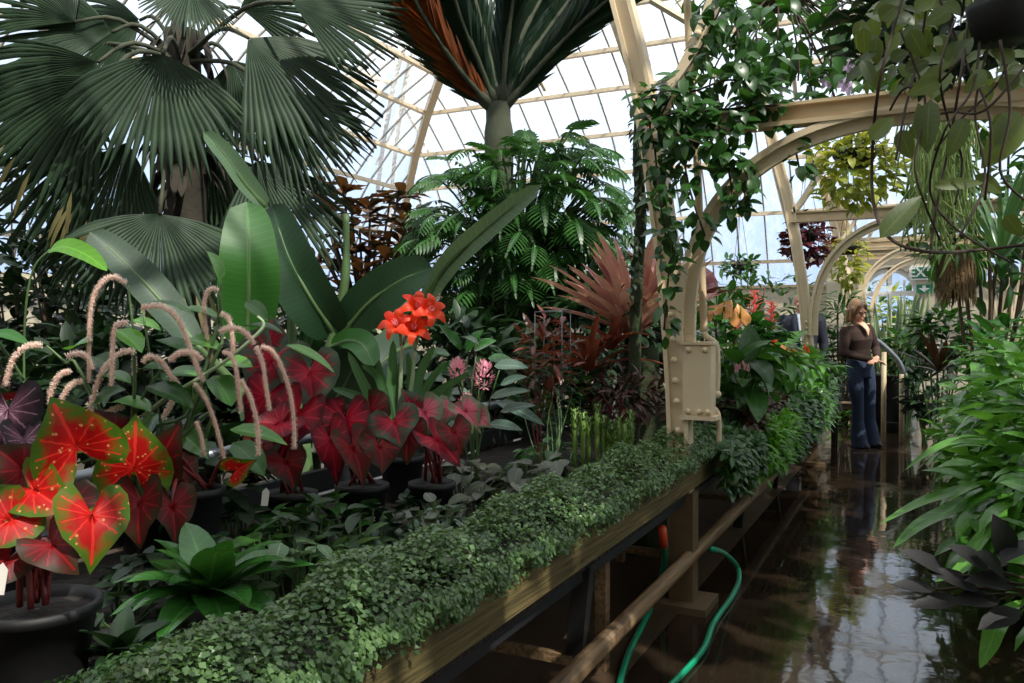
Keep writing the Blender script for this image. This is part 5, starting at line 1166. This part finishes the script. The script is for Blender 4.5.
for _ in range(150):
    p = D(rnd(R, 860, 1034), rnd(R, -30, 90), rnd(R, 2.0, 2.7)); o = rdir(R); b.leaf(p, unit(o - UP * .3), UP + tocam(p), rnd(R, .05, .09), rnd(R, .025, .045), OVATE, 5, .4)
b.build('foliage', M['hoya'], t); s.build('stems', M['vinestem'], t)
c = D(960, 4, 3.0); bush('hanging_fern', 'dark mass of hanging foliage behind the black pot', 'hanging plant', c, c, (.46, .3, .26), 480, .13, .05, 'dkgreen', 531, OVATE, None, 'vinestem', 8, .006)
# pale strands and the brown fibre mass
c = D(915, 60, 4.9); t = thing('mistletoe_cactus', 'hanging plant of thin pale green strands by the exit sign', 'hanging plant', c); R = random.Random(540); b = MB()
for _ in range(190):
    px = rnd(R, 914, 972); p0 = D(px + rnd(R, -10, 10), rnd(R, 70, 170), 4.9 + rnd(R, -.3, .3)); l = rnd(R, .25, .65); b.tube(spline([p0, p0 + V((rnd(R, -.06, .06), rnd(R, -.05, .05), -l * .5)), p0 + V((rnd(R, -.1, .1), rnd(R, -.1, .1), -l))], 4), .0055, 5)
b.build('strands', M['rhips'], t); b = MB(); b.lathe(D(925, 78, 4.9), [(.001, -.1), (.12, -.08), (.16, .04), (.001, .05)], 16); b.build('basket', M['fibre'], t); hanger(t, D(925, 78, 4.9), .13, 4.0)
c = D(956, 274, 6.2); t = thing('staghorn_mount', 'shaggy brown fibre mass hanging over the green shrubs', 'hanging plant', c); b = MB(); R = random.Random(541)
b.tube([c + UP * .2, c + UP * .1, c - UP * .06, c - UP * .18], [.09, .13, .13, .09], 14); o = b.build('fibre_core', M['fibre'], t); b = MB()
for _ in range(900):
    a = rnd(R, 0, 6.28); z = rnd(R, -.17, .22); p = c + V((math.cos(a) * .12, math.sin(a) * .12, z)); b.leaf(p, unit(V((math.cos(a) * .35, math.sin(a) * .35, -1))), V((math.cos(a), math.sin(a), 0)), rnd(R, .06, .13), .008, STRAP, 3, .2, 0)
b.build('fibres', M['fibre'], t); b = MB()
for _ in range(40): a = rnd(R, 0, 6.28); b.leaf(c + UP * .2, unit(V((math.cos(a), math.sin(a), rnd(R, -.2, .6)))), UP, rnd(R, .25, .45), .03, STRAP, 6, 1.6)
b.build('foliage', M['gloss'], t); hanger(t, c + UP * .2, .08, 3.6)
c = D(1000, 262, 6.2); rosette('strap_leaf_plant', 'plant of long pale strap leaves rising behind the brown fibre mass', 'foliage plant', c, 30, 1.0, .032, 'strap', 542, (.8, 1.5), STRAP, .9, None, .3, 9)
c = D(985, 190, 7.4); bush('broadleaf_tree', 'leafy tree filling the space behind the hanging strands', 'tree', V((c.x, c.y, .42)), c, (.7, .7, 1.0), 420, .22, .09, 'green', 543, OVATE, None, 'wood', 9, .02)
# small black flood lamp under the second crossbeam
c = D(888, 222, 8.1); t = thing('flood_lamp', 'small black lamp housing hung under the second crossbeam', 'lamp', c)
b = flat(); b.box((c.x - .06, c.y - .06, c.z - .05), (c.x + .06, c.y + .06, c.z + .05)); o = b.build('housing', M['black'], t); bv = o.modifiers.new('b', 'BEVEL'); bv.width = .012; bv.segments = 2
b = flat(); b.bar(c + UP * .05, c + UP * .12, .02, .02); b.build('bracket', M['black'], t)

# unseen trees added beside the viewpoint; crowns shaped to dapple the bench and path
for bx_, by_, cx_, cy_, cz_, rr, n, lab, sd_ in ((2.6, .2, 1.3, .9, 5.0, (1.2, 1.7, .5), 420, 'tall unseen broad-leaved tree added to shade the nearest part of the bench', 601), (3.4, 2.0, 2.75, 3.0, 5.3, (.6, 3.0, .5), 800, 'tall unseen broad-leaved tree added to shade the path by the first arch frame', 602), (2.8, 7.0, 1.8, 7.2, 5.4, (1.1, 1.8, .5), 380, 'tall unseen broad-leaved tree added to shade the middle of the path', 603)):
    bush('broadleaf_tree', lab, 'tree', V((bx_, by_, 0)), V((cx_, cy_, cz_)), rr, n, .34, .17, 'green', sd_, OVATE, None, 'wood', 9, .04, shell=.1)  # added unseen shade trees, named like the visible ones

# ---------------------------------------------------------------- people
def person(label, loc, face, H, kind, lean=0.0):
    """standing figure in its own frame, facing -Y, then turned by 'face' and scaled to H"""
    t = thing('person', label, 'person', (0, 0, 0)); woman = kind == 'w'
    skin = M['skin'] if woman else M['skin2']
    sh = .165 if woman else .195
    hip, sz = .90, 1.38
    wr = [V((.035, -.235, 1.02)), V((-.03, -.245, .995))] if woman else [V((.27, -.03, .80)), V((-.27, -.03, .80))]
    el = [V((.235, -.02, 1.10)), V((-.235, -.02, 1.10))] if woman else [V((.25, .02, 1.08)), V((-.25, .02, 1.08))]
    S = [V((sh, 0, sz - .02)), V((-sh, 0, sz - .02))]; hc = V((0, -.035, 1.55)) if woman else V((0, -.02, 1.56)); tilt = Quaternion((1, 0, 0), .38 if woman else .1)
    hd = lambda x, y, z: hc + tilt @ V((x, y, z))
    b = MB()                                             # the body: one fused skin
    b.ell(hc + tilt @ V((0, .012, .02)), (.072, .088, .092), 16, 12, tilt.to_matrix()); b.ell(hd(0, -.02, -.045), (.054, .062, .075), 14, 10, tilt.to_matrix())
    b.cap(hd(0, -.076, -.09), hd(0, -.068, -.085), .022, .03, 10)
    b.cap(hd(0, -.086, .012), hd(0, -.104, -.026), .009, .015, 8); b.ell(hd(0, -.092, -.058), (.024, .012, .010), 10, 6)
    for s_ in (-1, 1): b.ell(hd(.072 * s_, .012, -.01), (.010, .02, .03), 8, 6); b.ell(hd(.034 * s_, -.06, -.03), (.026, .026, .024), 8, 6); b.ell(hd(.032 * s_, -.082, .028), (.022, .012, .008), 8, 6)
    b.cap(V((0, .015, 1.36)), hd(0, .02, -.06), .052, .048, 12)
    b.loft([((0, .0, .86), .14, .09), ((0, 0, 1.05), .11, .08), ((0, 0, 1.22), .125, .09), ((0, .0, 1.32), .12, .07), ((0, .01, 1.40), .06, .05)], 18)
    for i in (0, 1):
        s_ = 1 if i == 0 else -1
        b.cap(S[i], el[i], .045, .036); b.cap(el[i], wr[i], .036, .025)
        hdir = unit(wr[i] - el[i]) if not woman else unit(V((-s_ * .9, -.25, -.15))); sd = unit(V((0, -.2, 1)).cross(hdir)) if woman else V((0, 1, 0)); up_ = hdir.cross(sd)
        pc = wr[i] + hdir * .05
        for k in range(4):
            o = sd * ((k - 1.5) * .019); l = (.065, .075, .07, .055)[k]; q0 = wr[i] + hdir * .075 + o; q1 = q0 + hdir * l * .5 - up_ * .012; q2 = q1 + hdir * l * .42 - up_ * .026
            b.cap(wr[i] + o * .6, q0, .014, .011, 8); b.cap(q0, q1, .0098, .009, 8); b.cap(q1, q2, .009, .0075, 8)
        th0 = wr[i] + hdir * .03 + sd * .026; th1 = th0 + hdir * .035 + sd * .022 - up_ * .01; b.cap(th0, th1, .013, .011, 8); b.cap(th1, th1 + hdir * .03 - up_ * .01, .0105, .008, 8)
        kx = .085 * s_; b.cap(V((.085 * s_, 0, hip)), V((.08 * s_, -.01, .48)), .08, .05); b.cap(V((.08 * s_, -.01, .48)), V((.08 * s_, .02, .07)), .05, .035)
    remeshed(b, 'body', skin, t, .006, 5)
    # trousers
    b = MB(); dx = (.03, -.02) if woman else (0, 0)
    b.loft([((0, .005, .80), .165, .12), ((0, .005, .90), .172, .128), ((0, 0, .98), .152, .112), ((0, 0, 1.03), .14, .1)], 20)
    for i in (0, 1):
        s_ = 1 if i == 0 else -1
        b.loft([((.085 * s_, 0, .88), .088, .10), ((.085 * s_, -.01, .70), .085, .092), ((.082 * s_, -.015, .48), .062, .068), ((.084 * s_, .005, .30), .064, .07), ((.088 * s_, .0, .10), .078, .10 if woman else .085), ((.09 * s_, -.01, .015), .084, .118 if woman else .09)], 18)
    remeshed(b, 'jeans' if woman else 'trousers', M['jeans'] if woman else M['suit'], t, .008, 4)
    # jumper / jacket
    b = MB()
    if woman:
        b.loft([((0, 0, .90), .165, .118), ((0, 0, 1.0), .142, .108), ((0, -.005, 1.12), .14, .112), ((0, -.02, 1.23), .162, .135), ((0, -.005, 1.33), .165, .112), ((0, .005, 1.395), .115, .08)], 22)
    else:
        b.loft([((0, 0, .80), .19, .135), ((0, 0, 1.0), .175, .125), ((0, -.005, 1.15), .185, .13), ((0, -.01, 1.28), .205, .135), ((0, 0, 1.36), .2, .115), ((0, .008, 1.42), .12, .08)], 22)
    for i in (0, 1):
        b.cap(S[i] + V((0, 0, -.02)), el[i], .062 if woman else .075, .05 if woman else .058); b.cap(el[i], wr[i].lerp(el[i], .1), .05 if woman else .056, .038 if woman else .046)
    remeshed(b, 'jumper' if woman else 'jacket', M['knit'] if woman else M['suit'], t, .008, 4)
    # neckline: skin V / shirt front
    b = MB(); top, bot = (.046, 1.42), (0, 1.265 if woman else 1.05); rows = []
    for k in range(9):
        u = k / 8; z = top[1] + (bot[1] - top[1]) * u; hw = top[0] * (1 - u) + .002; yc = -.062 - (.098 if woman else .088) * min(1, u * 1.9) ** .7 - (.0 if woman else .004)
        rows.append([(V((x * hw, yc + .5 * (x * hw) ** 2 * 8, z)), (x, u)) for x in (-1, -.5, 0, .5, 1)])
    b.rows(rows); o = b.build('neckline' if woman else 'shirt_front', skin if woman else M['shirt'], t); md = o.modifiers.new('s', 'SOLIDIFY'); md.thickness = .012
    # hair
    b = MB()
    if woman:
        b.ell(hd(0, .03, .04), (.088, .098, .098), 18, 12, tilt.to_matrix()); b.ell(hd(0, .06, -.04), (.086, .06, .10), 16, 10, tilt.to_matrix())
        for s_ in (-1, 1): b.cap(hd(.07 * s_, .0, .04), hd(.076 * s_, -.012, -.09), .032, .026, 10); b.cap(hd(.045 * s_, -.052, .085), hd(.078 * s_, -.035, .01), .026, .018, 10); b.cap(hd(.074 * s_, .05, .0), hd(.072 * s_, .04, -.11), .035, .03, 10)
    else:
        b.ell(hd(0, .045, .02), (.078, .07, .085), 16, 10, tilt.to_matrix())
        for s_ in (-1, 1): b.cap(hd(.064 * s_, .02, .05), hd(.070 * s_, .02, .0), .018, .012, 8)
    remeshed(b, 'hair', M['hair'] if woman else M['hair2'], t, .008, 3)
    for s_ in (-1, 1):
        b = MB(); b.ell(hd(.031 * s_, -.080, .012), (.012, .008, .006), 10, 6); b.build('eye', M['dark'], t)
        b = MB(); b.loft([((.088 * s_, -.03, .0), .045, .12), ((.088 * s_, -.035, .03), .046, .122), ((.088 * s_, -.02, .065), .04, .085), ((.088 * s_, 0, .09), .036, .05)], 16); b.build('shoe', M['shoe'], t)
    b = MB(); b.ell(hd(0, -.097, -.06), (.022, .007, .006), 10, 6); b.build('lips', M['lip'], t)
    if woman:
        b = MB()
        for s_ in (-1, 1): b.tube([hd(.034 * s_ + .024 * math.cos(a), -.102 + .1 * abs(.034 * s_ + .024 * math.cos(a)), .01 + .018 * math.sin(a)) for a in [k * .5236 for k in range(13)]], .0022, 5); b.tube([hd(.058 * s_, -.092, .014), hd(.078 * s_, .01, .012)], .002, 5)
        b.tube([hd(-.012, -.104, .012), hd(.012, -.104, .012)], .002, 5); b.build('glasses', M['dark'], t)
        b = MB(); b.tube(spline([V((.066, .0, 1.43)), V((.05, -.085, 1.38)), V((0, -.155, 1.30)), V((-.05, -.085, 1.38)), V((-.066, 0, 1.43))], 6), .005, 6); b.ell((0, -.162, 1.29), (.012, .01, .014), 8, 6); b.build('necklace', M['dark'], t)
    else:
        for s_ in (-1, 1): b = MB(); b.path_leaf([V((.05 * s_, -.07, 1.42)), V((.075 * s_, -.125, 1.33)), V((.06 * s_, -.155, 1.2)), V((.012 * s_, -.155, 1.05))], .06, V((0, -1, 0)), STRAP, .0, 1, 4); o = b.build('lapel', M['suit'], t); md = o.modifiers.new('s', 'SOLIDIFY'); md.thickness = .01
    k = H / 1.655; t.scale = (k, k, k); t.rotation_mode = 'QUATERNION'; t.rotation_quaternion = Quaternion(FW, -lean) @ Quaternion((0, 0, 1), face); t.location = V(loc)
    return t
fp = atz(866, 447, 0)
person('woman in a dark brown jumper and jeans looking down at her hands', (fp.x, fp.y, 0), math.radians(46), 1.66, 'w', .085)
mp_ = D(801, 330, 10.6)
person('man in a navy suit jacket and pale shirt behind the second column', (mp_.x, mp_.y, 0), math.radians(8), 1.80, 'm')

GROUPS = {'caladium': 'potted caladiums on the bench', 'foliage_plant': 'low foliage plants on the bench', 'rosette_plant': 'rosette plants on the bench', 'hanging_basket': 'hanging baskets over the path', 'anthurium': 'anthuriums on the far bench', 'glossy_shrub': 'glossy shrubs along the path',
          'trailing_plant': 'plants trailing over the bench edge', 'trailing_fern': 'plants trailing over the bench edge', 'broadleaf_shrub': 'dark shrubs behind the bench', 'leafy_shrub': 'shrubs at the far end of the path', 'garden_shrub': 'shrubs outside the doorway', 'person': 'visitors',
          'fern': 'small ferns on the bench', 'spike_moss': 'lime green spike plants', 'copperleaf': 'bronze-leaved plants on the bench', 'creeping_fig': 'creeping mats on the bench', 'broadleaf_tree': 'broad-leaved trees'}
for o in C.objects:
    if o.parent is None and o.get('label') and not o.get('group'):
        g = GROUPS.get(o.name.split('.')[0])
        if g: o['group'] = g
